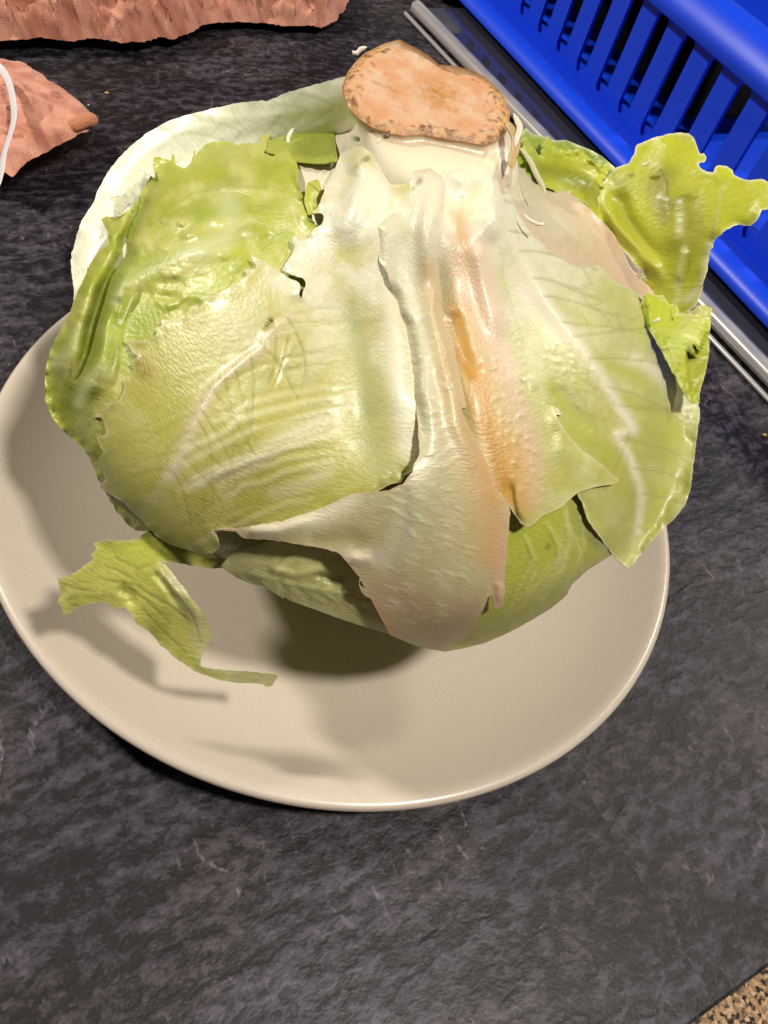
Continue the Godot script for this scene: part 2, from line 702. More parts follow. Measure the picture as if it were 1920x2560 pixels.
# slate-look laminate, 0.5 m of it: grit, cleft layers running one way, dark cracks, pale scratches, a drift of grey, violet and brown
func slate() -> void:
	var s := 1536
	var gn := noise(0.045, FastNoiseLite.TYPE_SIMPLEX, 6, 3)
	gn.fractal_gain = 0.8
	gn.domain_warp_enabled = true
	gn.domain_warp_amplitude = 14.0
	gn.domain_warp_frequency = 0.03
	var grit := drawn(gn, s, 0.6, 1.0)
	var layer := drawn(noise(0.030, FastNoiseLite.TYPE_SIMPLEX, 5, 8), s, 0.25, 1.0)
	var broad := drawn(noise(0.0045, FastNoiseLite.TYPE_SIMPLEX_SMOOTH, 4, 12), s, 0.6, 1.0)
	var hue := drawn(noise(0.006, FastNoiseLite.TYPE_SIMPLEX_SMOOTH, 4, 15), s, 0.7, 1.0)
	var kn := noise(0.007, FastNoiseLite.TYPE_SIMPLEX_SMOOTH, 4, 22)
	kn.fractal_type = FastNoiseLite.FRACTAL_RIDGED
	kn.domain_warp_enabled = true
	kn.domain_warp_amplitude = 30.0
	kn.domain_warp_frequency = 0.012
	var crack := drawn(kn, s, 0.4, 1.0)
	var pn := noise(0.022, FastNoiseLite.TYPE_SIMPLEX_SMOOTH, 3, 27)
	pn.fractal_type = FastNoiseLite.FRACTAL_RIDGED
	pn.domain_warp_enabled = true
	pn.domain_warp_amplitude = 16.0
	pn.domain_warp_frequency = 0.03
	var pale := drawn(pn, s, 1.0, 0.45)
	var rgb := PackedByteArray()
	rgb.resize(s * s * 3)
	var high := PackedByteArray()
	high.resize(s * s)
	var curve := PackedFloat32Array()          # linear to sRGB, by 1/2000
	for k in 1001:
		var c := Color(k / 2000.0, 0, 0).linear_to_srgb()
		curve.append(c.r * 255.0)
	for o in s * s:
		var g := grit[o]
		var l := layer[o]
		var b := broad[o]
		var k := crack[o]
		var v := 4.0 + 0.27 * b + 0.28 * (l - 110) + 0.85 * (g - 128)
		var h := 90.0 + 0.52 * (g - 128) + 0.25 * (l - 128)
		if k > 214 and b + l < 300:
			v -= (k - 214) * 3.4
			h -= (k - 214) * 3.0
		var p := pale[o]
		if p > 216 and hue[o] + b > 240:
			v += (p - 216) * (hue[o] + b - 240) * 0.07
			h += (p - 216) * 1.5
		v = clampf(v, 10.0, 600.0)
		var w := (hue[o] - 128) * 0.0009
		rgb[o * 3] = int(curve[int(v * (1.03 + w))])
		rgb[o * 3 + 1] = int(curve[int(v * 0.895)])
		rgb[o * 3 + 2] = int(curve[int(v * (1.13 - w * 1.3))])
		high[o] = int(clampf(h, 0.0, 255.0))
	var colour := ImageTexture.create_from_image(Image.create_from_data(s, s, false, Image.FORMAT_RGB8, rgb))
	var relief := ImageTexture.create_from_image(Image.create_from_data(s, s, false, Image.FORMAT_L8, high))
	mat("slate", Color(1, 1, 1), 0.48, {"metallic_specular": 0.42, "albedo_texture": colour, "uv1_triplanar": true, "uv1_scale": Vector3(2, 2, 2), "uv1_offset": Vector3(0.35, 0, 0.45), "heightmap_enabled": true, "heightmap_texture": relief, "heightmap_scale": 0.04})

# a noise picture drawn out along one or the other side: small fractions stretch more
func drawn(n: FastNoiseLite, s: int, along: float, across: float) -> PackedByteArray:
	var im := n.get_image(int(s * along), int(s * across))
	im.resize(s, s, Image.INTERPOLATE_CUBIC)
	im.convert(Image.FORMAT_L8)
	return im.get_data()


# ---------------------------------------------------------------- setting

func worktop() -> void:
	var edge := 0.2092
	var p := PackedVector2Array([Vector2(-2.2, 0), Vector2(edge - 0.0012, 0), Vector2(edge - 0.0003, -0.0004), Vector2(edge, -0.0014), Vector2(edge, -0.0135), Vector2(edge - 0.001, -0.0145), Vector2(-2.2, -0.0145)])
	var o := struct("slate_worktop", sweep(p, 3.6, false), M.slate)
	o.transform = Transform3D(Basis(ACROSS, Vector3.UP, ALONG), ACROSS * -1.8)
	var b := BoxMesh.new()
	b.size = Vector3(3.6, 0.03, 3.2)
	var c := struct("granite_counter", b, M.granite)
	c.transform = Transform3D(Basis(ACROSS, Vector3.UP, ALONG), Vector3(0, -0.0325, 0))

func plate() -> void:
	var prof_pts := PackedVector2Array()
	var line := [0.0, 0.0062, 0.03, 0.0062, 0.06, 0.0063, 0.083, 0.0066, 0.094, 0.0074, 0.104, 0.0092, 0.113, 0.0122, 0.120, 0.0154, 0.1245, 0.0178, 0.1262, 0.0186, 0.1276, 0.0190, 0.1290, 0.0189, 0.1299, 0.0183, 0.1303, 0.0173, 0.1300, 0.0160, 0.1286, 0.0142, 0.122, 0.0108, 0.112, 0.0066, 0.100, 0.0038, 0.082, 0.0024, 0.080, 0.0004, 0.076, 0.0004, 0.074, 0.0022, 0.0, 0.0022]
	for i in range(line.size() - 2, -1, -2):
		prof_pts.append(Vector2(line[i], line[i + 1]))
	var t := thing("plate", "round cream glazed plate with raised rim under the lettuce", "plate")
	piece("dish", lathe(prof_pts, 192), M.glaze, t)

func tray() -> void:
	var t := thing("drip_tray", "dark glossy tray with grey metal edge bar under blue basket", "tray")
	t.transform = Transform3D(Basis(ALONG, Vector3.UP, -ACROSS), ALONG * -0.392)
	piece("sheet", sweep(PackedVector2Array([Vector2(-0.252, 0.0012), Vector2(-0.252, 0.0055), Vector2(-0.62, 0.0055), Vector2(-0.62, 0.0012)]), 0.85, false), M.tray_sheet, t)
	piece("edge_bar", sweep(PackedVector2Array([Vector2(-0.2425, 0.0035), Vector2(-0.2428, 0.0085), Vector2(-0.2445, 0.0102), Vector2(-0.2475, 0.0108), Vector2(-0.2505, 0.0100), Vector2(-0.2522, 0.0080), Vector2(-0.2524, 0.0035)]), 0.85), M.tray_bar, t)
	piece("lower_lip", sweep(PackedVector2Array([Vector2(-0.2375, 0.0008), Vector2(-0.2378, 0.0024), Vector2(-0.2390, 0.0028), Vector2(-0.2402, 0.0024), Vector2(-0.2405, 0.0008)]), 0.85), M.tray_bar, t)

func basket() -> void:
	var a2 := (ALONG - ACROSS * 0.047).normalized()
	var z2 := a2.cross(Vector3.UP)
	var t := thing("plastic_basket", "bright blue plastic basket with slotted walls", "basket")
	t.transform = Transform3D(Basis(a2, Vector3.UP, z2), ALONG * -0.212 + ACROSS * 0.302)
	var foot := PackedVector2Array([Vector2(-0.0025, 0.016), Vector2(0.002, 0.0135), Vector2(0.006, 0.0145), Vector2(0.011, 0.0185), Vector2(0.017, 0.0195), Vector2(0.0225, 0.017), Vector2(0.0262, 0.0118), Vector2(0.0255, 0.0105), Vector2(0.020, 0.0135), Vector2(0.004, 0.0085), Vector2(-0.0025, 0.0085)])
	piece("foot_ledge", sweep(foot, 0.66), M.blue_plastic, t, Vector3(-0.36, 0, 0))
	# one slat: from the middle of one slot to the middle of the next, with half a rounded slot cut from each side
	var pitch := 0.0265
	var half := 0.0056
	var lo := 0.027
	var hi := 0.0855
	var o := PackedVector2Array([Vector2(0, 0.012), Vector2(pitch, 0.012), Vector2(pitch, lo - half)])
	for k in range(0, 9):
		o.append(Vector2(pitch - half * sin(PI / 2 * k / 8), lo - half * cos(PI / 2 * k / 8)))
	for k in range(8, -1, -1):
		o.append(Vector2(pitch - half * sin(PI / 2 * k / 8), hi - half + half * cos(PI / 2 * k / 8)))
	o.append(Vector2(pitch, 0.092))
	o.append(Vector2(0, 0.092))
	for k in range(0, 9):
		o.append(Vector2(half * sin(PI / 2 * k / 8), hi - half + half * cos(PI / 2 * k / 8)))
	for k in range(8, -1, -1):
		o.append(Vector2(half * sin(PI / 2 * k / 8), lo - half * cos(PI / 2 * k / 8)))
	var slat := sweep(o, 0.0026, false)
	for k in range(-13, 11):
		var s := piece("slat", slat, M.blue_plastic, t)
		s.transform = Transform3D(Basis(Vector3(0, 0, -1), Vector3.UP, Vector3(1, 0, 0)), Vector3(k * pitch, 0, 0))
	var rim := PackedVector2Array([Vector2(0.0098, 0.0868), Vector2(0.0112, 0.0880), Vector2(0.0088, 0.0960), Vector2(0.0040, 0.1030), Vector2(-0.003, 0.1068), Vector2(-0.010, 0.1066), Vector2(-0.0148, 0.1035), Vector2(-0.0142, 0.1018), Vector2(-0.0095, 0.1042), Vector2(-0.004, 0.1043), Vector2(0.002, 0.1010), Vector2(0.0062, 0.0952)])
	piece("rim", sweep(rim, 0.66), M.blue_plastic, t, Vector3(-0.36, 0, 0))
	# floor with a step along the wall, far wall and ends
	piece("floor", sweep(PackedVector2Array([Vector2(-0.0026, 0.012), Vector2(-0.0026, 0.027), Vector2(-0.011, 0.025), Vector2(-0.013, 0.0185), Vector2(-0.024, 0.0175), Vector2(-0.026, 0.014), Vector2(-0.222, 0.014), Vector2(-0.222, 0.011)]), 0.63, false), M.blue_plastic, t, Vector3(-0.345, 0, 0))
	piece("far_wall", sweep(PackedVector2Array([Vector2(-0.222, 0.011), Vector2(-0.222, 0.1), Vector2(-0.214, 0.107), Vector2(-0.210, 0.104), Vector2(-0.2195, 0.099), Vector2(-0.2195, 0.011)]), 0.63, false), M.blue_plastic, t, Vector3(-0.345, 0, 0))
	for e in 2:
		piece("end_wall", sweep(PackedVector2Array([Vector2(0, 0.011), Vector2(0, 0.1), Vector2(-0.22, 0.1), Vector2(-0.22, 0.011)]), 0.003, false), M.blue_plastic, t, Vector3(-0.345 if e == 0 else 0.282, 0, -0.001))
	var d := thing("added_backing", "black pan inside the blue basket, added to make its slots read black", "backing")  # added: stands in for the deep shade behind the slots
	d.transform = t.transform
	piece("backing_sheet", sweep(PackedVector2Array([Vector2(-0.040, 0.034), Vector2(-0.032, 0.086), Vector2(-0.030, 0.088), Vector2(-0.029, 0.086), Vector2(-0.037, 0.0315), Vector2(-0.16, 0.0315), Vector2(-0.16, 0.034)]), 0.35, false), M.slot_black, d, Vector3(-0.325, 0, 0))

func bowl() -> void:
	var at := at_height(1066, -12, 0.0)
	var t := thing("dish", "pale glassy dish at the top edge beside the tray end", "dish", Vector3(at.x, 0, at.z) + Vector3(-0.006, 0, -0.03))
	piece("shell", lathe(PackedVector2Array([Vector2(0.0, 0.002), Vector2(0.026, 0.001), Vector2(0.032, 0.004), Vector2(0.044, 0.03), Vector2(0.047, 0.03), Vector2(0.035, 0.003), Vector2(0.028, 0.0), Vector2(0.0, 0.0)]), 64), M.bowl_glass, t)

func cloth_sheet(outline: Array, h: float, rise: float, reach: float, crumple: float, sd: int) -> ArrayMesh:
	var p := PackedVector2Array()
	for k in range(0, outline.size(), 2):
		p.append(Vector2(outline[k], outline[k + 1]))
	var big := noise(0.022, FastNoiseLite.TYPE_SIMPLEX_SMOOTH, 3, sd)
	big.fractal_type = FastNoiseLite.FRACTAL_RIDGED
	var fine := noise(0.11, FastNoiseLite.TYPE_SIMPLEX_SMOOTH, 3, sd + 1)
	var tone := noise(0.05, FastNoiseLite.TYPE_SIMPLEX_SMOOTH, 3, sd + 2)
	var put := func(x: float, y: float, l: float) -> Vector3:
		var w := Vector3(x, l * 1400.0, y)
		var amt := (0.0065 if crumple > 0.009 else 0.0032) * minf(1.0, 0.25 + l / rise)
		return Vector3(fine.get_noise_3dv(w + Vector3(90, 0, 0)), 0.5 * fine.get_noise_3dv(w), fine.get_noise_3dv(w)) * amt + Vector3(x * 0.001, h + l + crumple * (0.12 + 0.88 * l / rise) * (big.get_noise_2d(x, y) * 0.75 + fine.get_noise_2d(x, y) * 0.2), y * 0.001)
	return sheet(p, 1.5, put, {"band": 100.0, "jag": 0.8, "jag_freq": 0.03, "base_lift": rise, "edge_drop": rise, "frill_depth": reach, "thick": 0.0016, "taper": 2.0, "uv": flat_uv,
		"colour": func(x: float, y: float, d: float) -> Color: return Color(0.58, 0.27, 0.18).lerp(Color(0.42, 0.15, 0.09), clampf(0.4 + 1.4 * tone.get_noise_2d(x, y), 0, 1))})

func ground_mm(px: Array, h: float) -> Array:
	var out := []
	for k in range(0, px.size(), 2):
		var w := at_height(px[k], px[k + 1], h)
		out.append(w.x * 1000.0)
		out.append(w.z * 1000.0)
	return out

func cloths() -> void:
	var t := thing("dish_cloth", "crumpled terracotta cotton cloth heaped along the back", "cloth")
	piece("front_fold", cloth_sheet(ground_mm([-185, 174, -69, 125, 0, 109, 104, 106, 174, 111, 231, 103, 301, 115, 359, 115, 399, 102, 428, 106, 486, 86, 509, 58, 556, 29, 613, -46, 463, -139, 116, -185, -231, -69], 0.006) , 0.007, 0.034, 16.0, 0.011, 41), M.cloth, t)
	piece("rear_fold", cloth_sheet(ground_mm([440, 72, 498, 67, 544, 58, 584, 60, 648, 56, 706, 67, 764, 67, 799, 72, 839, 56, 862, 25, 880, -23, 856, -104, 579, -139, 486, -46], 0.006), 0.006, 0.026, 14.0, 0.011, 47), M.cloth, t)
	var c := thing("pot_holder", "terracotta cloth corner with orange knotted tip at left edge", "cloth")
	piece("corner", cloth_sheet(ground_mm([-139, 127, -46, 137, 23, 144, 58, 148, 81, 164, 106, 177, 127, 197, 150, 208, 179, 231, 208, 255, 227, 278, 231, 303, 220, 319, 191, 328, 162, 347, 127, 365, 93, 382, 60, 399, 32, 437, 12, 424, -23, 407, -139, 382], 0.016), 0.014, 0.006, 9.0, 0.006, 53), M.cloth, c)
	var a := at_height(150 * 1.1573, 276 * 1.1573, 0.0165)
	var b := at_height(212 * 1.1573, 254 * 1.1573, 0.018)
	piece("knotted_tip", tube([a, a.lerp(b, 0.5) + Vector3(0, 0.001, 0), b], 0.0038, 0.6, 12, Color(0.46, 0.18, 0.085)), M.cloth, c)

func strap() -> void:
	var p := []
	var q: Array = [-46, 139, -14, 160, 7, 178, 22, 208, 31, 245, 35, 284, 31, 315, 20, 351, 9, 388, 3, 431, -9, 474]
	for k in range(0, q.size(), 2):
		p.append(at_height(q[k], q[k + 1], 0.030))
	var o := piece("plastic_ribbon", tube(p, 0.0019, 0.12, 10), M.ribbon, self)
	o.set_meta("label", "curled white plastic ribbon over the terracotta cloth corner")
	o.set_meta("category", "ribbon")

func crumbs() -> void:
	var s := SphereMesh.new()
	s.radius = 0.5
	s.height = 1.0
	s.radial_segments = 12
	s.rings = 6
	for k in [[267, 231, 0.0022, "crumb", "tiny yellow crumb on the slate between cloth and lettuce"], [1913, 1086, 0.0020, "crumb", "tiny yellow crumb on the slate at the right edge"], [221, 259, 0.0009, "pale_crumb", "tiny white speck on the slate beside the orange cloth tip"], [1166, 34, 0.0014, "pale_crumb", "tiny white speck on the dark tray near its end"], [1484, 1579, 0.0011, "pale_crumb", "tiny white speck on the plate, the lower of two at its right"], [1468, 1474, 0.0009, "pale_crumb", "tiny white speck on the plate just below the right leaf tip"]]:
		var w := at_height(k[0], k[1], 0.007 if k[1] > 1400 else 0.001)
		var o := piece(numbered("crumb"), s, M[k[3]], self)
		o.transform = Transform3D(Basis.from_scale(Vector3(k[2], k[2] * 0.7, k[2] * 1.2)).rotated(Vector3.UP, k[2] * 900.0), Vector3(w.x, k[2] * 0.3 + (0.0055 if k[0] == 1166 else 0.0066 if k[1] > 1400 else 0.0), w.z))
		o.set_meta("label", k[4])
		o.set_meta("category", "crumb")

# ---------------------------------------------------------------- the lettuce

const WHITE := Color(0.80, 0.785, 0.60)
const CREAM := Color(0.72, 0.64, 0.45)
const PALE := Color(0.66, 0.70, 0.34)
const LIME := Color(0.52, 0.58, 0.08)
const GREEN := Color(0.27, 0.36, 0.045)
const DEEP := Color(0.13, 0.18, 0.022)
const BEIGE := Color(0.66, 0.52, 0.36)
const PINK := Color(0.70, 0.50, 0.37)
const ORANGE := Color(0.60, 0.35, 0.085)
const BROWN := Color(0.26, 0.12, 0.04)

var rib_at := PackedFloat32Array()

# where round the stem the thick ribs of the front leaves rise out of it
func rib_places() -> void:
	for p in [[880, 450], [1088, 440], [1228, 455], [985, 450]]:
		var w := EYE + ray(p[0], p[1]) * body_depth(p[0], p[1])
		rib_at.append(atan2(w.x, w.z))

func on_head(x: float, y: float, l: float) -> Vector3:
	var d := ray(x, y)
	var z := body_depth(x, y)
	# towards the stem the leaves grow into it, the ribs last
	var w := EYE + d * z
	var h := w.y
	if h > 0.125:
		var a := atan2(w.x, w.z)
		var k := 0.0
		for r in rib_at.size():
			k = maxf(k, (0.4 if r == 3 else 1.0) * exp(-pow((a - rib_at[r]) / 0.46, 2.0)))
		h -= 0.0045 * k
		l += 0.0016 * k * smoothstep(0.122, 0.136, h)
	return EYE + d * (z - lerpf(l, -0.0035, smoothstep(0.133, 0.1495, h)) + 0.007 * smoothstep(0.1465, 0.154, h))

func bare_head(x: float, y: float, l: float) -> Vector3:
	return EYE + ray(x, y) * (body_depth(x, y) - l)

func off_head(ctl: Array) -> Callable:
	var w := plate_fit(ctl)
	return func(x: float, y: float, l: float) -> Vector3: return EYE + ray(x, y) * (plate_depth(ctl, w, x, y) - l)

# colour from the stem outwards, with patches of a second colour
func tint(near: Color, far: Color, from: Vector2, length: float, patch: Color, amount: float, freq: float, sd: int) -> Callable:
	var n := noise(freq, FastNoiseLite.TYPE_SIMPLEX_SMOOTH, 4, sd)
	var n2 := noise(freq * 6.0, FastNoiseLite.TYPE_SIMPLEX_SMOOTH, 3, sd + 50)
	return func(x: float, y: float, d: float) -> Color:
		var a := n.get_noise_2d(x, y)
		var t := clampf(Vector2(x, y).distance_to(from) / length + a * 0.25, 0.0, 1.0)
		var c := near.lerp(far, t * t * (3.0 - 2.0 * t))
		c = c.lerp(patch, clampf((a * 1.4 + 0.15) * amount, 0.0, 1.0))
		var k := 1.0 + 0.10 * n2.get_noise_2d(x, y)
		return Color(c.r * k, c.g * k, c.b * k)

# a rib and the veins that leave it: side 1 to the left of its run, -1 to the right, 0 both
func rib(f: Dictionary, line: PackedVector2Array, w0: float, w1: float, h: float, c: Color, strength: float, veins: int, reach: float, angle: float, side: int, vc: Color, vs: float, vw := 3.5, vh_full := 0.0004) -> void:
	var vh := vh_full * 0.45
	f.get_or_add("strokes", []).append([c, strength, w0, w1, line])
	f.get_or_add("ridges", []).append([h, w0, w1, line])
	var total := 0.0
	for k in line.size() - 1:
		total += line[k].distance_to(line[k + 1])
	for k in veins:
		var s := total * (k + 0.4 + rng.randf() * 0.5) / veins
		var i := 0
		while i < line.size() - 2 and s > line[i].distance_to(line[i + 1]):
			s -= line[i].distance_to(line[i + 1])
			i += 1
		var dir := (line[i + 1] - line[i]).normalized()
		var p := line[i] + dir * s
		for sg in ([1, -1] if side == 0 else [side]):
			var d := dir.rotated(-sg * (angle + rng.randf_range(-0.15, 0.15)))
			var l := reach * rng.randf_range(0.6, 1.1)
			var v := PackedVector2Array([p])
			for q in 7:
				d = d.rotated(sg * 0.07 + rng.randf_range(-0.13, 0.13))
				v.append(v[v.size() - 1] + d * l / 7.0)
				if q >= 2 and rng.randf() < 0.45:
					var e := d.rotated(rng.randf_range(0.5, 1.0) * (1 if rng.randf() < 0.5 else -1))
					var b := PackedVector2Array([v[v.size() - 1]])
					for z in 3:
						e = e.rotated(rng.randf_range(-0.4, 0.4))
						b.append(b[b.size() - 1] + e * l / 9.0)
					f.strokes.append([vc, vs * 0.7, vw * 0.8, vw * 0.6, b])
					f.ridges.append([-vh * 0.6, vw, vw * 0.8, b])
			f.strokes.append([vc, vs, vw, vw * 0.7, v])
			f.ridges.append([-vh, vw * 1.1, vw, v])
			# the flesh between veins swells
			var mid := PackedVector2Array()
			for q in v.size():
				mid.append(v[q] + dir * total / veins * 0.5)
			f.ridges.append([vh * 1.6, total / veins * 0.35, total / veins * 0.30, mid])

func leaf(root: Node3D, called: String, outline: PackedVector2Array, place: Callable, material: String, f: Dictionary, step := 5.0) -> MeshInstance3D:
	return piece(called, sheet(outline, step, place, f), M[material], root, -root.position)

func lettuce() -> void:
	var root := thing("iceberg_lettuce", "head of iceberg lettuce standing stem up on the cream plate", "lettuce", Vector3(0, 0.0065, 0))
	heart(root)
	stem(root)
	var f := {}

	# far side: white leaf behind the head
	f = {"colour": tint(Color(0.86, 0.87, 0.70), Color(0.82, 0.83, 0.62), Vector2(900, 230), 700, Color(0.76, 0.80, 0.52), 0.6, 0.006, 1), "thick": 0.0012, "edge_colour": Color(0.78, 0.78, 0.68), "edge_width": 5.0, "jag": 2.0, "frill": 0.002, "frill_freq": 0.012, "frill_depth": 60.0, "edge_drop": 0.004}
	rib(f, pv([880, 255, 718, 284, 556, 347, 405, 463, 301, 602, 231, 718]), 16, 8, 0.0008, WHITE, 0.4, 11, 150, 0.7, 0, Color(0.50, 0.53, 0.33), 0.45, 4.0, 0.0003)
	leaf(root, "leaf", pv([926, 220, 897, 336, 827, 347, 694, 382, 579, 463, 405, 556, 312, 694, 266, 880, 220, 880, 196, 762, 184, 754, 185, 727, 180, 689, 177, 650, 181, 615, 179, 658, 180, 635, 192, 589, 203, 554, 223, 523, 234, 508, 246, 473, 269, 431, 296, 396, 335, 357, 373, 329, 420, 303, 458, 290, 512, 276, 582, 259, 651, 251, 666, 253, 693, 242, 720, 230, 862, 191]), off_head([860, 240, 0.212, 860, 330, 0.224, 700, 250, 0.236, 700, 380, 0.246, 560, 285, 0.252, 450, 450, 0.258, 335, 357, 0.259, 246, 473, 0.257, 300, 600, 0.250, 203, 554, 0.253, 179, 658, 0.250, 230, 700, 0.246, 196, 762, 0.242]), "leaf_white", f)

	f = {"base_lift": 0.0032, "colour": tint(Color(0.42, 0.47, 0.06), Color(0.46, 0.52, 0.07), Vector2(830, 340), 260, GREEN, 0.5, 0.012, 2), "frill": 0.003, "frill_freq": 0.03}
	leaf(root, "leaf", pv([667, 353, 736, 330, 825, 311, 835, 330, 843, 403, 810, 409, 787, 409, 740, 405, 698, 388, 663, 380]), bare_head, "leaf_green", f)
	f = {"base_lift": 0.004, "colour": tint(LIME, Color(0.5, 0.5, 0.05), Vector2(790, 520), 100, LIME, 0.2, 0.02, 3), "frill": 0.002, "frill_freq": 0.03}
	leaf(root, "leaf", pv([767, 457, 794, 447, 803, 469, 790, 496, 794, 523, 771, 540, 760, 504]), bare_head, "leaf_green", f)

	# green leaf on the left, folded down its outer side
	f = {"base_lift": 0.0035, "colour": tint(Color(0.47, 0.52, 0.062), Color(0.37, 0.41, 0.045), Vector2(640, 620), 620, Color(0.62, 0.62, 0.19), 1.25, 0.0075, 4), "jag": 3.0, "frill": 0.005, "frill_freq": 0.022, "frill_depth": 22.0, "edge_colour": LIME, "edge_width": 14.0, "edge_strength": 0.5,
		"lift": [420, 560, 0.004, 160, 210, 960, 0.004, 90],
		"ridges": [[-0.028, 17, 22, pv([385, 458, 350, 527, 311, 604, 311, 631, 261, 727, 234, 816, 221, 885, 196, 947, 181, 1021, 176, 1080])], [0.020, 30, 42, pv([327, 658, 296, 716, 265, 793, 246, 878, 223, 947, 207, 1009])], [0.018, 26, 36, pv([242, 658, 207, 762, 176, 839, 153, 909, 146, 986])],
			[-0.004, 12, 14, pv([296, 739, 281, 777, 277, 820, 311, 824])], [0.004, 30, 24, pv([562, 612, 466, 635, 389, 669, 327, 712, 296, 747])], [0.003, 14, 10, pv([666, 469, 562, 467, 485, 481, 427, 520, 350, 585])], [-0.003, 26, 20, pv([620, 446, 524, 450, 458, 477])]],
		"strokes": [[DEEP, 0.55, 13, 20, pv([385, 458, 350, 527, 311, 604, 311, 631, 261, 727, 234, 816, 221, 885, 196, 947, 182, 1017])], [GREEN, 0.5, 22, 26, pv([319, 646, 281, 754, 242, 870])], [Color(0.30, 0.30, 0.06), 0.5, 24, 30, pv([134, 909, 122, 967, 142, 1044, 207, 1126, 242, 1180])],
			[PALE, 0.7, 22, 14, pv([562, 608, 466, 631, 381, 673, 311, 712, 288, 754])], [GREEN, 0.5, 4, 3, pv([666, 469, 562, 467, 485, 481, 427, 520, 373, 566])], [GREEN, 0.5, 4, 3, pv([697, 585, 601, 597, 524, 620, 447, 643, 350, 669, 311, 712])], [GREEN, 0.4, 3, 3, pv([666, 508, 620, 558, 582, 589])], [GREEN, 0.45, 3, 3, pv([562, 727, 466, 770, 400, 774, 373, 831])], [GREEN, 0.4, 3, 3, pv([504, 685, 466, 666, 427, 658])],
			[PALE, 0.6, 18, 14, pv([261, 916, 242, 940, 211, 970, 196, 1009])], [Color(0.62, 0.62, 0.30), 0.6, 14, 16, pv([196, 816, 180, 870, 134, 909])], [Color(0.34, 0.46, 0.05), 0.6, 40, 30, pv([350, 793, 319, 839, 327, 893])], [Color(0.30, 0.40, 0.04), 0.5, 30, 25, pv([593, 508, 543, 527, 485, 547])], [Color(0.66, 0.67, 0.36), 0.6, 30, 40, pv([562, 489, 582, 566, 504, 635])]]}
	# loose puckers between the veins
	for k in 70:
		var c := Vector2(rng.randf_range(300, 690), rng.randf_range(400, 800))
		var d := Vector2.from_angle(rng.randf_range(-0.9, 0.2)) * rng.randf_range(14, 40)
		f.ridges.append([rng.randf_range(-0.0022, 0.0026), 9, 13, PackedVector2Array([c - d, c + Vector2(rng.randf_range(-6, 6), rng.randf_range(-6, 6)), c + d])])
		if rng.randf() < 0.6:
			f.strokes.append([Color(0.66, 0.66, 0.24) if rng.randf() < 0.5 else Color(0.30, 0.36, 0.03), rng.randf_range(0.15, 0.45), 10, 15, PackedVector2Array([c - d, c + d])])
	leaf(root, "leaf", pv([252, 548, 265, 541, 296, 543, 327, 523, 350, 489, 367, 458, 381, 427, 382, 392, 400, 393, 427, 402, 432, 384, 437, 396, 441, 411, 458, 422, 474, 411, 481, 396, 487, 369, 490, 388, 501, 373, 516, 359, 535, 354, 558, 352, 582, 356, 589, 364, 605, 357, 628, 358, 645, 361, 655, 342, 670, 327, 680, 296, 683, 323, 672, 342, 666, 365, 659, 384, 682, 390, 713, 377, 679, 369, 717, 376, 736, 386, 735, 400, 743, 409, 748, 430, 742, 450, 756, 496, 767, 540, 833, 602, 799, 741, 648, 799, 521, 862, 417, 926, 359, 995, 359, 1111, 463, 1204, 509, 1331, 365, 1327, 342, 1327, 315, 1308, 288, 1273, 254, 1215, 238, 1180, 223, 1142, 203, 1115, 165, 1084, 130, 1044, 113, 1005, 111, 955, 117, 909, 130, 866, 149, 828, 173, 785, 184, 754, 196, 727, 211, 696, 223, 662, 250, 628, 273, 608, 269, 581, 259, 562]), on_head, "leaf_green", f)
	f = {"base_lift": 0.009, "colour": tint(Color(0.66, 0.68, 0.46), WHITE, Vector2(300, 500), 90, WHITE, 0.2, 0.02, 6), "frill": 0.003, "frill_freq": 0.04}
	leaf(root, "torn_leaf_edge", pv([273, 493, 290, 491, 308, 487, 327, 465, 346, 446, 342, 427, 358, 419, 381, 408, 389, 446, 367, 435, 352, 450, 342, 477, 333, 501, 327, 508, 311, 518, 296, 542, 284, 537, 283, 516]), on_head, "leaf_white", f, 4.0)

	# right side, from the back
	f = {"colour": tint(Color(0.38, 0.48, 0.06), Color(0.44, 0.56, 0.07), Vector2(1280, 420), 300, DEEP, 0.4, 0.01, 7), "frill": 0.003, "frill_freq": 0.02, "edge_colour": Color(0.75, 0.78, 0.62), "edge_width": 4.0, "edge_strength": 0.9}
	leaf(root, "leaf", pv([1254, 373, 1273, 356, 1308, 331, 1315, 319, 1331, 335, 1366, 342, 1385, 351, 1416, 350, 1447, 363, 1478, 375, 1509, 394, 1536, 417, 1555, 441, 1547, 549, 1586, 626, 1509, 572, 1393, 487, 1316, 441, 1269, 414]), off_head([1254, 373, 0.228, 1310, 331, 0.247, 1447, 363, 0.270, 1555, 441, 0.275, 1590, 560, 0.275, 1400, 450, 0.270, 1300, 400, 0.242]), "leaf_green", f)
	f = {"colour": tint(Color(0.54, 0.60, 0.06), Color(0.60, 0.61, 0.05), Vector2(1320, 380), 300, GREEN, 0.5, 0.012, 8), "frill": 0.005, "frill_freq": 0.03, "frill_depth": 25.0, "edge_colour": Color(0.55, 0.6, 0.2), "edge_width": 4.0, "jag": 3.0,
		"strokes": [[Color(0.22, 0.25, 0.025), 0.75, 22, 26, pv([1347, 421, 1416, 444, 1470, 471, 1501, 502])]], "ridges": [[-0.004, 24, 28, pv([1347, 421, 1416, 444, 1470, 471, 1501, 502])]]}  # olive band: shade beneath the frilled edge, put into the colour
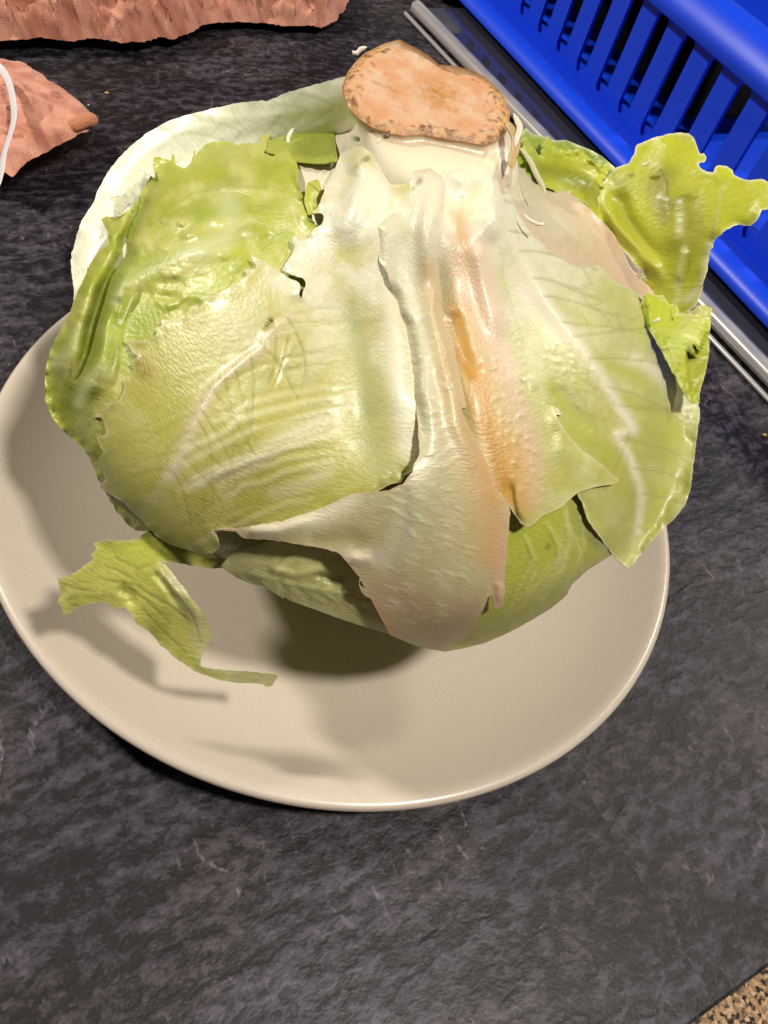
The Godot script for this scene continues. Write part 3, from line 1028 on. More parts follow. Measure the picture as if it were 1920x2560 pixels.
	leaf(root, "leaf", pv([1302, 346, 1316, 342, 1331, 367, 1350, 389, 1362, 352, 1370, 341, 1381, 356, 1397, 373, 1410, 363, 1428, 377, 1447, 370, 1466, 387, 1478, 402, 1505, 414, 1520, 425, 1527, 441, 1512, 456, 1505, 471, 1509, 510, 1547, 560, 1586, 610, 1567, 626, 1528, 580, 1470, 525, 1416, 491, 1366, 468, 1347, 448, 1331, 406, 1312, 402, 1327, 390, 1308, 371]), off_head([1254, 373, 0.222, 1310, 331, 0.240, 1447, 363, 0.262, 1540, 441, 0.266, 1590, 600, 0.268, 1400, 450, 0.260, 1300, 400, 0.236]), "leaf_green", f, 4.0)
	f = {"colour": tint(Color(0.38, 0.43, 0.045), Color(0.50, 0.54, 0.035), Vector2(1640, 860), 520, Color(0.46, 0.46, 0.04), 0.6, 0.008, 9), "jag": 2.5, "thick": 0.0006, "frill": 0.004, "frill_freq": 0.008, "frill_depth": 40.0, "edge_colour": Color(0.8, 0.8, 0.6), "edge_width": 3.0, "edge_strength": 0.9,
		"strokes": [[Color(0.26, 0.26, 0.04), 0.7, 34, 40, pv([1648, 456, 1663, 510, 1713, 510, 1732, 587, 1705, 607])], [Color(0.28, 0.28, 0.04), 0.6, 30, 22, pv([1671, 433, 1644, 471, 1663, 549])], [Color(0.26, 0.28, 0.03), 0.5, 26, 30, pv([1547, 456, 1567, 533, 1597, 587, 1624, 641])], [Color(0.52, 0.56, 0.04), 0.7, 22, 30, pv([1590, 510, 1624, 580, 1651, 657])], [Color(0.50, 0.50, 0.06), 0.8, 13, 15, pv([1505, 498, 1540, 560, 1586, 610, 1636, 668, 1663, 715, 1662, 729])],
			[PALE, 0.5, 8, 10, pv([1713, 618, 1702, 668, 1690, 718, 1700, 698, 1692, 756])], [Color(0.62, 0.58, 0.42), 0.6, 9, 12, pv([1775, 610, 1763, 657, 1756, 718, 1718, 748])], [Color(0.55, 0.5, 0.25), 0.6, 4, 3, pv([1779, 587, 1794, 533, 1806, 471])], [Color(0.28, 0.15, 0.10), 0.5, 4, 3, pv([1779, 595, 1786, 549])], [PALE, 0.4, 3, 3, pv([1806, 471, 1825, 456])], [PALE, 0.4, 3, 3, pv([1740, 510, 1752, 487, 1756, 471])], [Color(0.10, 0.10, 0.02), 0.5, 3, 3, pv([1651, 425, 1667, 452, 1671, 518])], [Color(0.10, 0.10, 0.02), 0.5, 3, 3, pv([1682, 518, 1702, 491, 1725, 487])]],
		"ridges": [[0.006, 16, 18, pv([1505, 498, 1540, 560, 1586, 610, 1636, 668, 1663, 715, 1662, 729])], [-0.005, 20, 24, pv([1540, 471, 1567, 549, 1609, 618, 1648, 676])], [0.003, 24, 30, pv([1675, 471, 1678, 549, 1663, 645])], [-0.002, 30, 30, pv([1717, 487, 1729, 549, 1713, 610])], [0.003, 10, 12, pv([1713, 618, 1698, 684, 1700, 717])], [0.002, 34, 28, pv([1682, 348, 1663, 402, 1636, 441])]]}
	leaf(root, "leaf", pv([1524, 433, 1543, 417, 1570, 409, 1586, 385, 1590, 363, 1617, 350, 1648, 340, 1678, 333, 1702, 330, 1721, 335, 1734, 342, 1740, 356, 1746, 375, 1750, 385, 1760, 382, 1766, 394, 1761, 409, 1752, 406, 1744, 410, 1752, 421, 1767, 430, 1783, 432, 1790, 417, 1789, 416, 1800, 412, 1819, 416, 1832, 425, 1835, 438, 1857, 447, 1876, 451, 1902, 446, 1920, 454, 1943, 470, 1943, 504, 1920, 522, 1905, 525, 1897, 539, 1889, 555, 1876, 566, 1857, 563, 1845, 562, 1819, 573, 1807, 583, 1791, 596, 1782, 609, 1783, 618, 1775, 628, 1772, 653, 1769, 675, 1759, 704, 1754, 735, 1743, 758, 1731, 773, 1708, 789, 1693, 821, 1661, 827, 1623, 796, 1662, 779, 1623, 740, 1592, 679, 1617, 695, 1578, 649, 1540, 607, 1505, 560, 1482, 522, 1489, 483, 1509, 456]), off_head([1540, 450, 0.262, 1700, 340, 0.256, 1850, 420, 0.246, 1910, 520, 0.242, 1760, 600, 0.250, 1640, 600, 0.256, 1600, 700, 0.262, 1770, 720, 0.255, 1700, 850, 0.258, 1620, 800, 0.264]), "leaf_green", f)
	f = {"colour": tint(Color(0.44, 0.51, 0.045), Color(0.50, 0.55, 0.045), Vector2(1650, 800), 200, Color(0.34, 0.38, 0.04), 0.6, 0.012, 10), "jag": 2.0, "frill": 0.003, "frill_freq": 0.03, "edge_colour": Color(0.6, 0.62, 0.25), "edge_width": 3.0, "edge_strength": 0.8,
		"cliffs": [[0.0035, pv([1615, 733, 1677, 767, 1679, 800, 1716, 790, 1762, 799, 1770, 829, 1746, 883, 1735, 864, 1739, 895, 1716, 879, 1731, 1010, 1623, 987]), Vector2(1739, 771), Vector2(1700, 841)]],
		"strokes": [[DEEP, 0.7, 10, 12, pv([1723, 871, 1731, 895])], [Color(0.56, 0.52, 0.25), 0.6, 20, 16, pv([1719, 785, 1750, 775, 1773, 779])], [Color(0.36, 0.40, 0.05), 0.5, 26, 20, pv([1754, 910, 1739, 968])]]}
	leaf(root, "leaf", pv([1614, 731, 1635, 737, 1658, 736, 1666, 752, 1677, 765, 1682, 749, 1693, 767, 1701, 784, 1719, 779, 1733, 775, 1750, 762, 1762, 763, 1779, 771, 1779, 794, 1773, 833, 1774, 879, 1762, 941, 1750, 980, 1748, 1010, 1731, 1010, 1700, 968, 1662, 891, 1623, 825, 1596, 775]), off_head([1600, 740, 0.250, 1680, 760, 0.249, 1760, 770, 0.250, 1775, 833, 0.249, 1760, 940, 0.246, 1700, 900, 0.243, 1650, 850, 0.243]), "leaf_green", f, 4.0)

	# beige shoulder of the inner leaf on the right
	f = {"base_lift": 0.0045, "colour": tint(Color(0.68, 0.60, 0.42), BEIGE, Vector2(1260, 420), 420, PINK, 0.5, 0.008, 12), "thick": 0.0014, "lift": [1480, 600, 0.004, 110],
		"strokes": [[PINK, 0.7, 30, 34, pv([1507, 663, 1565, 698, 1623, 736])], [Color(0.58, 0.36, 0.22), 0.55, 12, 14, pv([1470, 522, 1528, 587, 1586, 657, 1621, 715])], [WHITE, 0.5, 26, 24, pv([1289, 441, 1347, 510, 1401, 572])]], "edge_colour": Color(0.72, 0.62, 0.42), "edge_width": 6.0}
	leaf(root, "leaf", pv([1246, 387, 1269, 406, 1327, 429, 1354, 450, 1393, 468, 1431, 487, 1470, 518, 1509, 556, 1547, 599, 1578, 641, 1605, 676, 1628, 720, 1584, 648, 1608, 675, 1627, 706, 1638, 721, 1643, 740, 1619, 767, 1546, 767, 1447, 833, 1273, 741, 1215, 602, 1227, 486]), on_head, "leaf_white", f)

	# lower head leaves that show under the front ones
	f = {"base_lift": 0.0012, "colour": tint(Color(0.44, 0.49, 0.035), Color(0.42, 0.42, 0.12), Vector2(1300, 1290), 420, Color(0.42, 0.48, 0.05), 0.9, 0.007, 13), "edge_colour": Color(0.5, 0.48, 0.3), "edge_width": 22.0, "edge_strength": 0.6, "thick": 0.001,
		"strokes": [[Color(0.20, 0.24, 0.03), 0.7, 16, 14, pv([1448, 1236, 1467, 1313, 1490, 1360])], [BROWN, 0.8, 5, 5, pv([1367, 1371, 1372, 1361])], [BROWN, 0.6, 4, 4, pv([1396, 1385, 1399, 1383])]]}
	for k in [pv([1440, 1251, 1456, 1309, 1460, 1367, 1436, 1429, 1390, 1498]), pv([1367, 1305, 1398, 1367, 1390, 1429, 1336, 1498]), pv([1313, 1336, 1336, 1398, 1297, 1468, 1274, 1522]), pv([1402, 1396, 1352, 1454, 1302, 1516, 1224, 1570]), pv([1340, 1427, 1313, 1485, 1263, 1531])]:
		f.strokes.append([Color(0.58, 0.60, 0.24), 0.65, 4, 3, k])
		f.get_or_add("ridges", []).append([0.0012, 7, 6, k])
	rib(f, pv([1413, 1267, 1425, 1348, 1405, 1425, 1351, 1506]), 6, 4, 0.001, PALE, 0.5, 9, 170, 0.5, 0, Color(0.56, 0.58, 0.22), 0.4, 3.0, 0.0005)
	leaf(root, "leaf", pv([1251, 1236, 1305, 1290, 1351, 1251, 1444, 1221, 1467, 1305, 1525, 1379, 1530, 1387, 1506, 1402, 1467, 1427, 1429, 1462, 1405, 1500, 1433, 1458, 1417, 1489, 1379, 1520, 1340, 1544, 1302, 1566, 1263, 1586, 1209, 1609, 1159, 1621, 1120, 1628, 1112, 1630, 1070, 1621, 1031, 1609, 1070, 1493, 1205, 1358]), on_head, "leaf_green", f)
	f = {"base_lift": 0.0012, "colour": tint(Color(0.62, 0.61, 0.27), Color(0.60, 0.60, 0.30), Vector2(760, 1420), 400, Color(0.48, 0.49, 0.15), 0.7, 0.01, 15), "thick": 0.001, "frill": 0.0016, "frill_freq": 0.01, "frill_depth": 80.0, "edge_colour": Color(0.55, 0.56, 0.35), "edge_width": 4.0,
		"strokes": [[Color(0.12, 0.14, 0.03), 0.7, 8, 12, pv([787, 1435, 814, 1441, 848, 1452])]], "ridges": [[-0.004, 9, 12, pv([787, 1435, 814, 1441, 848, 1456])], [0.002, 10, 10, pv([663, 1421, 736, 1437, 794, 1429, 841, 1444])]]}
	rib(f, pv([582, 1427, 659, 1443, 663, 1441, 756, 1468, 856, 1483, 962, 1539]), 8, 6, 0.001, PALE, 0.3, 12, 90, 0.6, 0, Color(0.36, 0.37, 0.12), 0.5, 3.0, 0.0006)
	leaf(root, "leaf", pv([551, 1416, 589, 1443, 628, 1460, 659, 1466, 682, 1481, 705, 1496, 720, 1497, 663, 1468, 690, 1483, 717, 1498, 850, 1547, 908, 1566, 974, 1585, 1024, 1609, 1051, 1620, 1070, 1570, 949, 1367, 756, 1329, 582, 1381]), on_head, "leaf_white", f)

	# torn piece that hangs at the lower left
	f = {"base_lift": 0.0, "colour": tint(Color(0.56, 0.58, 0.12), Color(0.64, 0.62, 0.19), Vector2(420, 1380), 420, Color(0.40, 0.44, 0.07), 0.8, 0.009, 16), "jag": 2.5, "thick": 0.0007, "frill": 0.0022, "frill_freq": 0.008, "frill_depth": 50.0, "edge_colour": Color(0.62, 0.62, 0.35), "edge_width": 3.0, "edge_strength": 0.7,
		"strokes": [[Color(0.50, 0.42, 0.22), 0.85, 45, 60, pv([566, 1365, 639, 1373, 720, 1358, 717, 1336])], [LIME, 0.6, 40, 30, pv([427, 1373, 319, 1373, 257, 1373])], [Color(0.62, 0.60, 0.34), 0.7, 24, 18, pv([417, 1431, 492, 1547, 509, 1640, 579, 1692, 683, 1698])]],
		"ridges": [[0.004, 16, 20, pv([389, 1420, 427, 1474, 463, 1501, 509, 1570])], [-0.005, 9, 10, pv([385, 1427, 420, 1474, 450, 1520])], [-0.003, 14, 12, pv([296, 1466, 327, 1489, 335, 1524])]]}
	for k in [pv([389, 1408, 365, 1416, 346, 1423, 342, 1443]), pv([346, 1423, 296, 1400, 281, 1373]), pv([335, 1450, 296, 1427, 265, 1416]), pv([331, 1460, 281, 1454, 242, 1443]), pv([335, 1458, 373, 1485, 427, 1516, 481, 1558]), pv([319, 1466, 373, 1508, 427, 1560]), pv([404, 1416, 443, 1470, 489, 1528]), pv([157, 1462, 196, 1474, 242, 1481]), pv([165, 1501, 207, 1493, 254, 1497]), pv([359, 1524, 405, 1576, 463, 1628]), pv([440, 1478, 480, 1536, 503, 1605])]:
		f.strokes.append([Color(0.30, 0.30, 0.08), 0.55, 3.2, 2.6, k])
		f.ridges.append([-0.0004, 5, 4, k])
	leaf(root, "torn_leaf_piece", pv([535, 1311, 466, 1319, 396, 1315, 365, 1329, 346, 1346, 319, 1351, 288, 1352, 269, 1349, 234, 1357, 242, 1373, 227, 1386, 233, 1398, 215, 1412, 200, 1423, 180, 1435, 153, 1447, 139, 1442, 146, 1458, 152, 1485, 141, 1502, 155, 1516, 159, 1539, 173, 1537, 184, 1520, 207, 1516, 234, 1508, 261, 1506, 281, 1516, 292, 1523, 311, 1519, 327, 1535, 342, 1560, 370, 1576, 399, 1611, 440, 1646, 492, 1681, 521, 1690, 544, 1699, 579, 1705, 613, 1707, 654, 1709, 666, 1719, 682, 1715, 686, 1703, 696, 1691, 692, 1686, 637, 1681, 602, 1678, 567, 1676, 521, 1672, 501, 1666, 503, 1646, 518, 1611, 530, 1588, 521, 1559, 509, 1530, 492, 1512, 457, 1466, 434, 1437, 417, 1414, 400, 1404, 447, 1408, 485, 1416, 524, 1421, 555, 1420, 582, 1414, 628, 1412, 666, 1405, 720, 1385, 679, 1392, 756, 1365, 756, 1290, 640, 1251]), off_head([535, 1300, 0.205, 640, 1400, 0.2035, 720, 1370, 0.204, 780, 1330, 0.203, 560, 1420, 0.206, 450, 1420, 0.207, 367, 1355, 0.208, 234, 1357, 0.209, 140, 1445, 0.210, 170, 1540, 0.213, 320, 1510, 0.2105, 430, 1460, 0.2075, 510, 1560, 0.213, 490, 1650, 0.2165, 560, 1680, 0.2185, 690, 1705, 0.222]), "leaf_green", f, 4.0)

	# large front leaf on the left
	f = {"base_lift": 0.0058, "colour": tint(WHITE, Color(0.46, 0.445, 0.095), Vector2(900, 560), 600, Color(0.56, 0.53, 0.19), 0.9, 0.006, 17), "jag": 2.5, "thick": 0.0009, "frill": 0.002, "frill_freq": 0.012, "frill_depth": 30.0, "edge_colour": Color(0.66, 0.64, 0.42), "edge_width": 3.0, "edge_strength": 0.8,
		"lift": [870, 420, -0.004, 90, 430, 1180, 0.003, 160, 640, 1100, 0.003, 140],
		"strokes": [[Color(0.44, 0.44, 0.13), 0.7, 60, 70, pv([265, 1157, 311, 1242, 389, 1319, 466, 1358, 535, 1365])], [Color(0.38, 0.42, 0.20), 0.6, 32, 44, pv([879, 795, 895, 868, 910, 945, 918, 1078, 949, 1167])], [Color(0.42, 0.44, 0.10), 0.6, 34, 24, pv([871, 1182, 794, 1236, 717, 1275, 640, 1302, 659, 1296])], [WHITE, 0.8, 24, 34, pv([972, 714, 980, 829, 987, 907, 1007, 1051, 1018, 1116])], [Color(0.20, 0.17, 0.03), 0.75, 12, 14, pv([350, 909, 365, 928])], [Color(0.40, 0.30, 0.05), 0.6, 20, 16, pv([346, 905, 369, 940])],
			[Color(0.52, 0.36, 0.05), 0.7, 4, 3, pv([721, 841, 709, 895, 694, 941, 675, 980])], [Color(0.52, 0.36, 0.05), 0.5, 3, 3, pv([713, 798, 690, 825, 679, 845])], [Color(0.16, 0.20, 0.02), 0.9, 6, 4, pv([681, 800, 665, 816, 661, 825])], [Color(0.52, 0.36, 0.05), 0.5, 3, 3, pv([698, 787, 717, 795, 733, 787])], [Color(0.74, 0.70, 0.50), 0.75, 18, 26, pv([489, 1200, 562, 1173, 639, 1146, 698, 1105, 794, 1062])], [Color(0.70, 0.66, 0.42), 0.6, 18, 22, pv([686, 1236, 756, 1213, 814, 1182])]],
		"ridges": [[0.007, 30, 40, pv([887, 369, 918, 446, 871, 563, 879, 640])], [-0.0055, 66, 70, pv([871, 756, 887, 802, 902, 868, 910, 945, 925, 1097, 956, 1167])], [0.003, 44, 44, pv([949, 702, 960, 733, 976, 833, 972, 907, 987, 1043, 1010, 1116])], [0.0009, 14, 18, pv([489, 1200, 562, 1173, 639, 1146, 698, 1105, 794, 1062])], [-0.0015, 5, 5, pv([721, 841, 709, 895, 694, 941, 675, 980])], [-0.003, 6, 4, pv([681, 800, 665, 816, 661, 825])]]}
	rib(f, pv([736, 779, 663, 849, 659, 870, 582, 928, 535, 970, 504, 1024, 477, 1080, 450, 1149, 427, 1188]), 9, 22, 0.0018, Color(0.70, 0.60, 0.42), 0.75, 12, 200, 1.15, 1, Color(0.32, 0.31, 0.09), 0.7, 3.6, 0.0003)
	rib(f, pv([663, 849, 582, 928, 535, 970, 504, 1024, 477, 1080, 450, 1149, 412, 1207, 358, 1281]), 6, 14, 0.0006, Color(0.66, 0.64, 0.42), 0.3, 10, 190, 0.9, -1, Color(0.30, 0.30, 0.08), 0.45, 3.4, 0.0003)
	# long arched veins from the middle valley to the rib
	for k in 17:
		var y0 := 815.0 + k * 29.0 + rng.randf_range(-11, 11)
		var v := PackedVector2Array()
		var cut := rng.randf_range(0.55, 1.0)
		var sag := rng.randf_range(-40, -12)
		for q in 10:
			var t := q / 9.0 * cut
			var end := Vector2(500.0 - k * 6.0 + rng.randf_range(-14, 14), y0 + 60.0 + 4.0 * k)
			var start := Vector2(890.0 - 8.0 * absf(k - 6.0) + rng.randf_range(-30, 10), y0 - 50.0)
			v.append(start.lerp(end, t) + Vector2(0, sag * sin(PI * t) + rng.randf_range(-3.5, 3.5)))
		f.strokes.append([Color(0.38, 0.36, 0.10), rng.randf_range(0.3, 0.65), 2.2, 4.0, v])
		f.ridges.append([-rng.randf_range(0.0001, 0.0003), 5, 6, v])
		if rng.randf() < 0.7:
			var mid := PackedVector2Array()
			for p in v:
				mid.append(p + Vector2(2, 14))
			var k2 := rng.randf()
			f.strokes.append([Color(0.82, 0.78, 0.52), 0.2 + 0.35 * k2, 5, 9, mid])
			f.ridges.append([0.0001 + 0.0004 * k2, 9, 13, mid])
	leaf(root, "front_leaf", pv([871, 330, 866, 345, 856, 369, 843, 407, 833, 430, 814, 461, 806, 492, 794, 519, 779, 533, 806, 533, 810, 540, 802, 563, 787, 571, 767, 596, 744, 596, 733, 589, 730, 602, 736, 615, 731, 633, 715, 656, 706, 675, 733, 690, 756, 695, 763, 702, 763, 717, 752, 746, 747, 733, 752, 710, 717, 691, 698, 679, 663, 656, 640, 650, 674, 658, 624, 639, 641, 662, 636, 673, 609, 673, 616, 689, 597, 706, 582, 710, 558, 727, 531, 739, 512, 754, 497, 770, 481, 789, 447, 797, 400, 801, 408, 812, 389, 822, 394, 831, 381, 855, 350, 851, 311, 848, 331, 878, 346, 893, 327, 905, 335, 928, 323, 940, 308, 951, 311, 967, 304, 986, 296, 1001, 281, 1005, 269, 1021, 250, 1024, 257, 1036, 223, 1040, 250, 1044, 261, 1055, 265, 1080, 265, 1088, 240, 1092, 250, 1115, 261, 1130, 246, 1146, 257, 1163, 256, 1178, 263, 1200, 247, 1215, 265, 1230, 296, 1250, 311, 1257, 327, 1277, 350, 1296, 373, 1321, 396, 1346, 427, 1362, 466, 1373, 504, 1387, 535, 1383, 548, 1365, 543, 1342, 533, 1329, 679, 1325, 756, 1313, 879, 1267, 941, 1234, 956, 1221, 980, 1209, 1003, 1207, 1010, 1190, 1032, 1178, 1071, 1157, 1117, 1134, 1117, 984, 1099, 810, 1082, 694, 1071, 579, 1047, 463, 1007, 382, 903, 347]), on_head, "leaf_white", f)

	# right front leaf, and the part of it that folds over
	var right_tint := tint(WHITE, Color(0.48, 0.495, 0.115), Vector2(1180, 520), 700, Color(0.64, 0.66, 0.34), 0.7, 0.006, 18)
	f = {"base_lift": 0.0060, "colour": right_tint, "jag": 2.0, "thick": 0.001, "frill": 0.003, "frill_freq": 0.016, "frill_depth": 30.0, "edge_colour": Color(0.72, 0.70, 0.46), "edge_width": 3.0, "edge_strength": 0.8, "lift": [1250, 420, -0.003, 80, 1500, 900, 0.003, 200, 1560, 1330, -0.004, 120],
		"strokes": [[Color(0.44, 0.48, 0.08), 0.8, 18, 34, pv([1376, 960, 1411, 1018, 1461, 1068, 1440, 1070, 1475, 1109, 1506, 1151])], [Color(0.48, 0.51, 0.08), 0.75, 12, 20, pv([1484, 883, 1527, 918, 1592, 945, 1638, 964])], [Color(0.48, 0.51, 0.08), 0.75, 14, 22, pv([1542, 987, 1592, 1022, 1646, 1037, 1696, 1045])], [Color(0.48, 0.51, 0.08), 0.65, 14, 22, pv([1608, 1061, 1642, 1084, 1708, 1091])], [Color(0.52, 0.54, 0.15), 0.6, 18, 14, pv([1391, 756, 1430, 787, 1469, 806])], [Color(0.54, 0.56, 0.18), 0.6, 34, 40, pv([1527, 736, 1581, 794, 1623, 848, 1669, 895, 1704, 933])], [Color(0.80, 0.77, 0.54), 0.7, 20, 26, pv([1584, 895, 1635, 925, 1673, 960, 1708, 1022])],
			[Color(0.46, 0.47, 0.13), 0.6, 46, 40, pv([1467, 1271, 1514, 1348, 1571, 1398])], [Color(0.46, 0.48, 0.12), 0.5, 40, 34, pv([1660, 1136, 1668, 1213, 1637, 1290])], [Color(0.80, 0.74, 0.60), 0.6, 26, 20, pv([1287, 679, 1345, 767, 1407, 841])]],
		"ridges": [[0.005, 26, 26, pv([1234, 400, 1211, 484, 1183, 601])], [-0.003, 16, 28, pv([1391, 960, 1426, 1018, 1469, 1064, 1467, 1093])], [-0.003, 18, 20, pv([1519, 910, 1592, 945, 1635, 960])], [-0.003, 18, 20, pv([1546, 995, 1596, 1026, 1692, 1045])], [0.003, 20, 24, pv([1581, 887, 1635, 925, 1700, 1010])]]}
	rib(f, pv([1204, 474, 1285, 602, 1366, 752, 1376, 767, 1445, 856, 1507, 949, 1554, 1026, 1584, 1076, 1544, 1089, 1575, 1147, 1606, 1236, 1595, 1329]), 26, 10, 0.0028, Color(0.80, 0.77, 0.56), 0.85, 15, 240, 1.0, 1, Color(0.38, 0.38, 0.12), 0.6, 3.4, 0.0005)
	rib(f, pv([1445, 856, 1507, 949, 1554, 1026, 1544, 1089, 1575, 1147, 1598, 1221, 1591, 1313, 1575, 1406]), 8, 6, 0.0004, Color(0.78, 0.75, 0.52), 0.3, 9, 150, 0.9, -1, Color(0.42, 0.42, 0.14), 0.4, 3.0, 0.0006)
	# small blisters along the rib
	for k in 130:
		var c := Vector2(1395, 870).lerp(Vector2(1560, 1120), rng.randf()) + Vector2(rng.randf_range(-45, 45), rng.randf_range(-30, 30))
		var d := Vector2(rng.randf_range(3, 8), rng.randf_range(-2, 6))
		f.ridges.append([rng.randf_range(0.0002, 0.0006), 4.5, 4.0, PackedVector2Array([c - d, c + d])])
	leaf(root, "front_leaf", pv([1188, 423, 1160, 640, 1210, 756, 1268, 871, 1314, 968, 1361, 1045, 1399, 1103, 1390, 1136, 1413, 1197, 1443, 1233, 1456, 1259, 1471, 1305, 1490, 1329, 1521, 1371, 1541, 1398, 1569, 1421, 1583, 1410, 1602, 1387, 1633, 1348, 1660, 1321, 1691, 1290, 1714, 1259, 1726, 1224, 1730, 1194, 1737, 1136, 1743, 1089, 1749, 1043, 1751, 1020, 1748, 1026, 1746, 1003, 1735, 976, 1716, 945, 1705, 927, 1696, 895, 1694, 864, 1679, 872, 1662, 848, 1646, 825, 1638, 806, 1652, 792, 1627, 802, 1615, 794, 1615, 779, 1633, 775, 1615, 756, 1596, 733, 1569, 717, 1538, 706, 1515, 682, 1500, 663, 1476, 655, 1453, 648, 1466, 649, 1447, 641, 1420, 626, 1385, 626, 1354, 607, 1327, 583, 1304, 549, 1285, 510, 1277, 479, 1269, 433, 1250, 402, 1242, 376, 1203, 400]), on_head, "leaf_white", f)
	f = {"base_lift": 0.0074, "colour": right_tint, "thick": 0.0011, "edge_colour": Color(0.78, 0.70, 0.50), "edge_width": 4.0, "edge_strength": 0.5, "lift": [1250, 420, -0.003, 80],
		"strokes": [[PINK, 0.75, 30, 44, pv([1157, 579, 1188, 694, 1219, 829, 1257, 926, 1305, 1043, 1328, 1136, 1321, 1236])], [ORANGE, 0.5, 18, 40, pv([1142, 540, 1153, 617, 1149, 694, 1142, 756, 1157, 849])], [Color(0.72, 0.52, 0.28), 0.6, 46, 52, pv([1149, 656, 1165, 810, 1199, 926, 1220, 1043, 1263, 1120, 1286, 1213])], [ORANGE, 0.9, 34, 40, pv([1145, 787, 1172, 887, 1199, 964, 1209, 1043, 1236, 1097, 1259, 1174, 1267, 1236])], [Color(0.50, 0.26, 0.035), 0.85, 16, 20, pv([1142, 880, 1180, 949, 1193, 1035, 1232, 1120, 1259, 1213])], [ORANGE, 0.45, 26, 40, pv([1290, 1116, 1294, 1194, 1301, 1267])], [Color(0.80, 0.64, 0.48), 0.8, 20, 26, pv([1203, 617, 1242, 771, 1280, 926])], [Color(0.60, 0.62, 0.26), 0.5, 26, 34, pv([1287, 833, 1326, 933, 1368, 1026])]],
		"ridges": [[-0.0045, 34, 34, pv([1084, 617, 1088, 714, 1095, 791, 1103, 899, 1130, 988, 1143, 1059, 1178, 1136, 1205, 1205])], [-0.009, 34, 30, pv([1280, 523, 1253, 617, 1287, 679, 1322, 756, 1353, 825, 1376, 910, 1388, 968, 1407, 1010])], [0.008, 30, 36, pv([1211, 407, 1219, 484, 1257, 598, 1273, 714])], [0.004, 22, 28, pv([1188, 598, 1219, 733, 1257, 868])], [-0.003, 18, 24, pv([1126, 771, 1153, 880, 1188, 957])], [0.003, 20, 34, pv([1368, 1018, 1411, 1076, 1413, 1120, 1467, 1167, 1521, 1194])], [-0.004, 9, 9, pv([1274, 1205, 1279, 1251, 1286, 1286, 1305, 1311, 1321, 1317])]]}
	for k in 110:
		var c := Vector2(1225, 880).lerp(Vector2(1330, 1270), rng.randf()) + Vector2(rng.randf_range(-30, 60), 0)
		var d := Vector2(rng.randf_range(4, 10), rng.randf_range(-4, 2))
		f.ridges.append([rng.randf_range(0.0002, 0.0005), 4.5, 4.0, PackedVector2Array([c - d, c + d])])
	leaf(root, "folded_leaf", pv([1103, 430, 1084, 617, 1088, 714, 1095, 791, 1103, 899, 1130, 988, 1143, 1059, 1178, 1136, 1205, 1205, 1240, 1259, 1274, 1267, 1286, 1286, 1305, 1311, 1321, 1317, 1336, 1309, 1355, 1290, 1382, 1278, 1405, 1267, 1421, 1251, 1444, 1232, 1467, 1224, 1490, 1217, 1537, 1210, 1549, 1200, 1529, 1185, 1506, 1162, 1475, 1139, 1452, 1123, 1429, 1096, 1405, 1065, 1388, 1034, 1407, 1041, 1384, 999, 1376, 968, 1368, 910, 1345, 825, 1314, 756, 1280, 679, 1253, 617, 1280, 562, 1242, 446, 1211, 407]), on_head, "leaf_white", f)

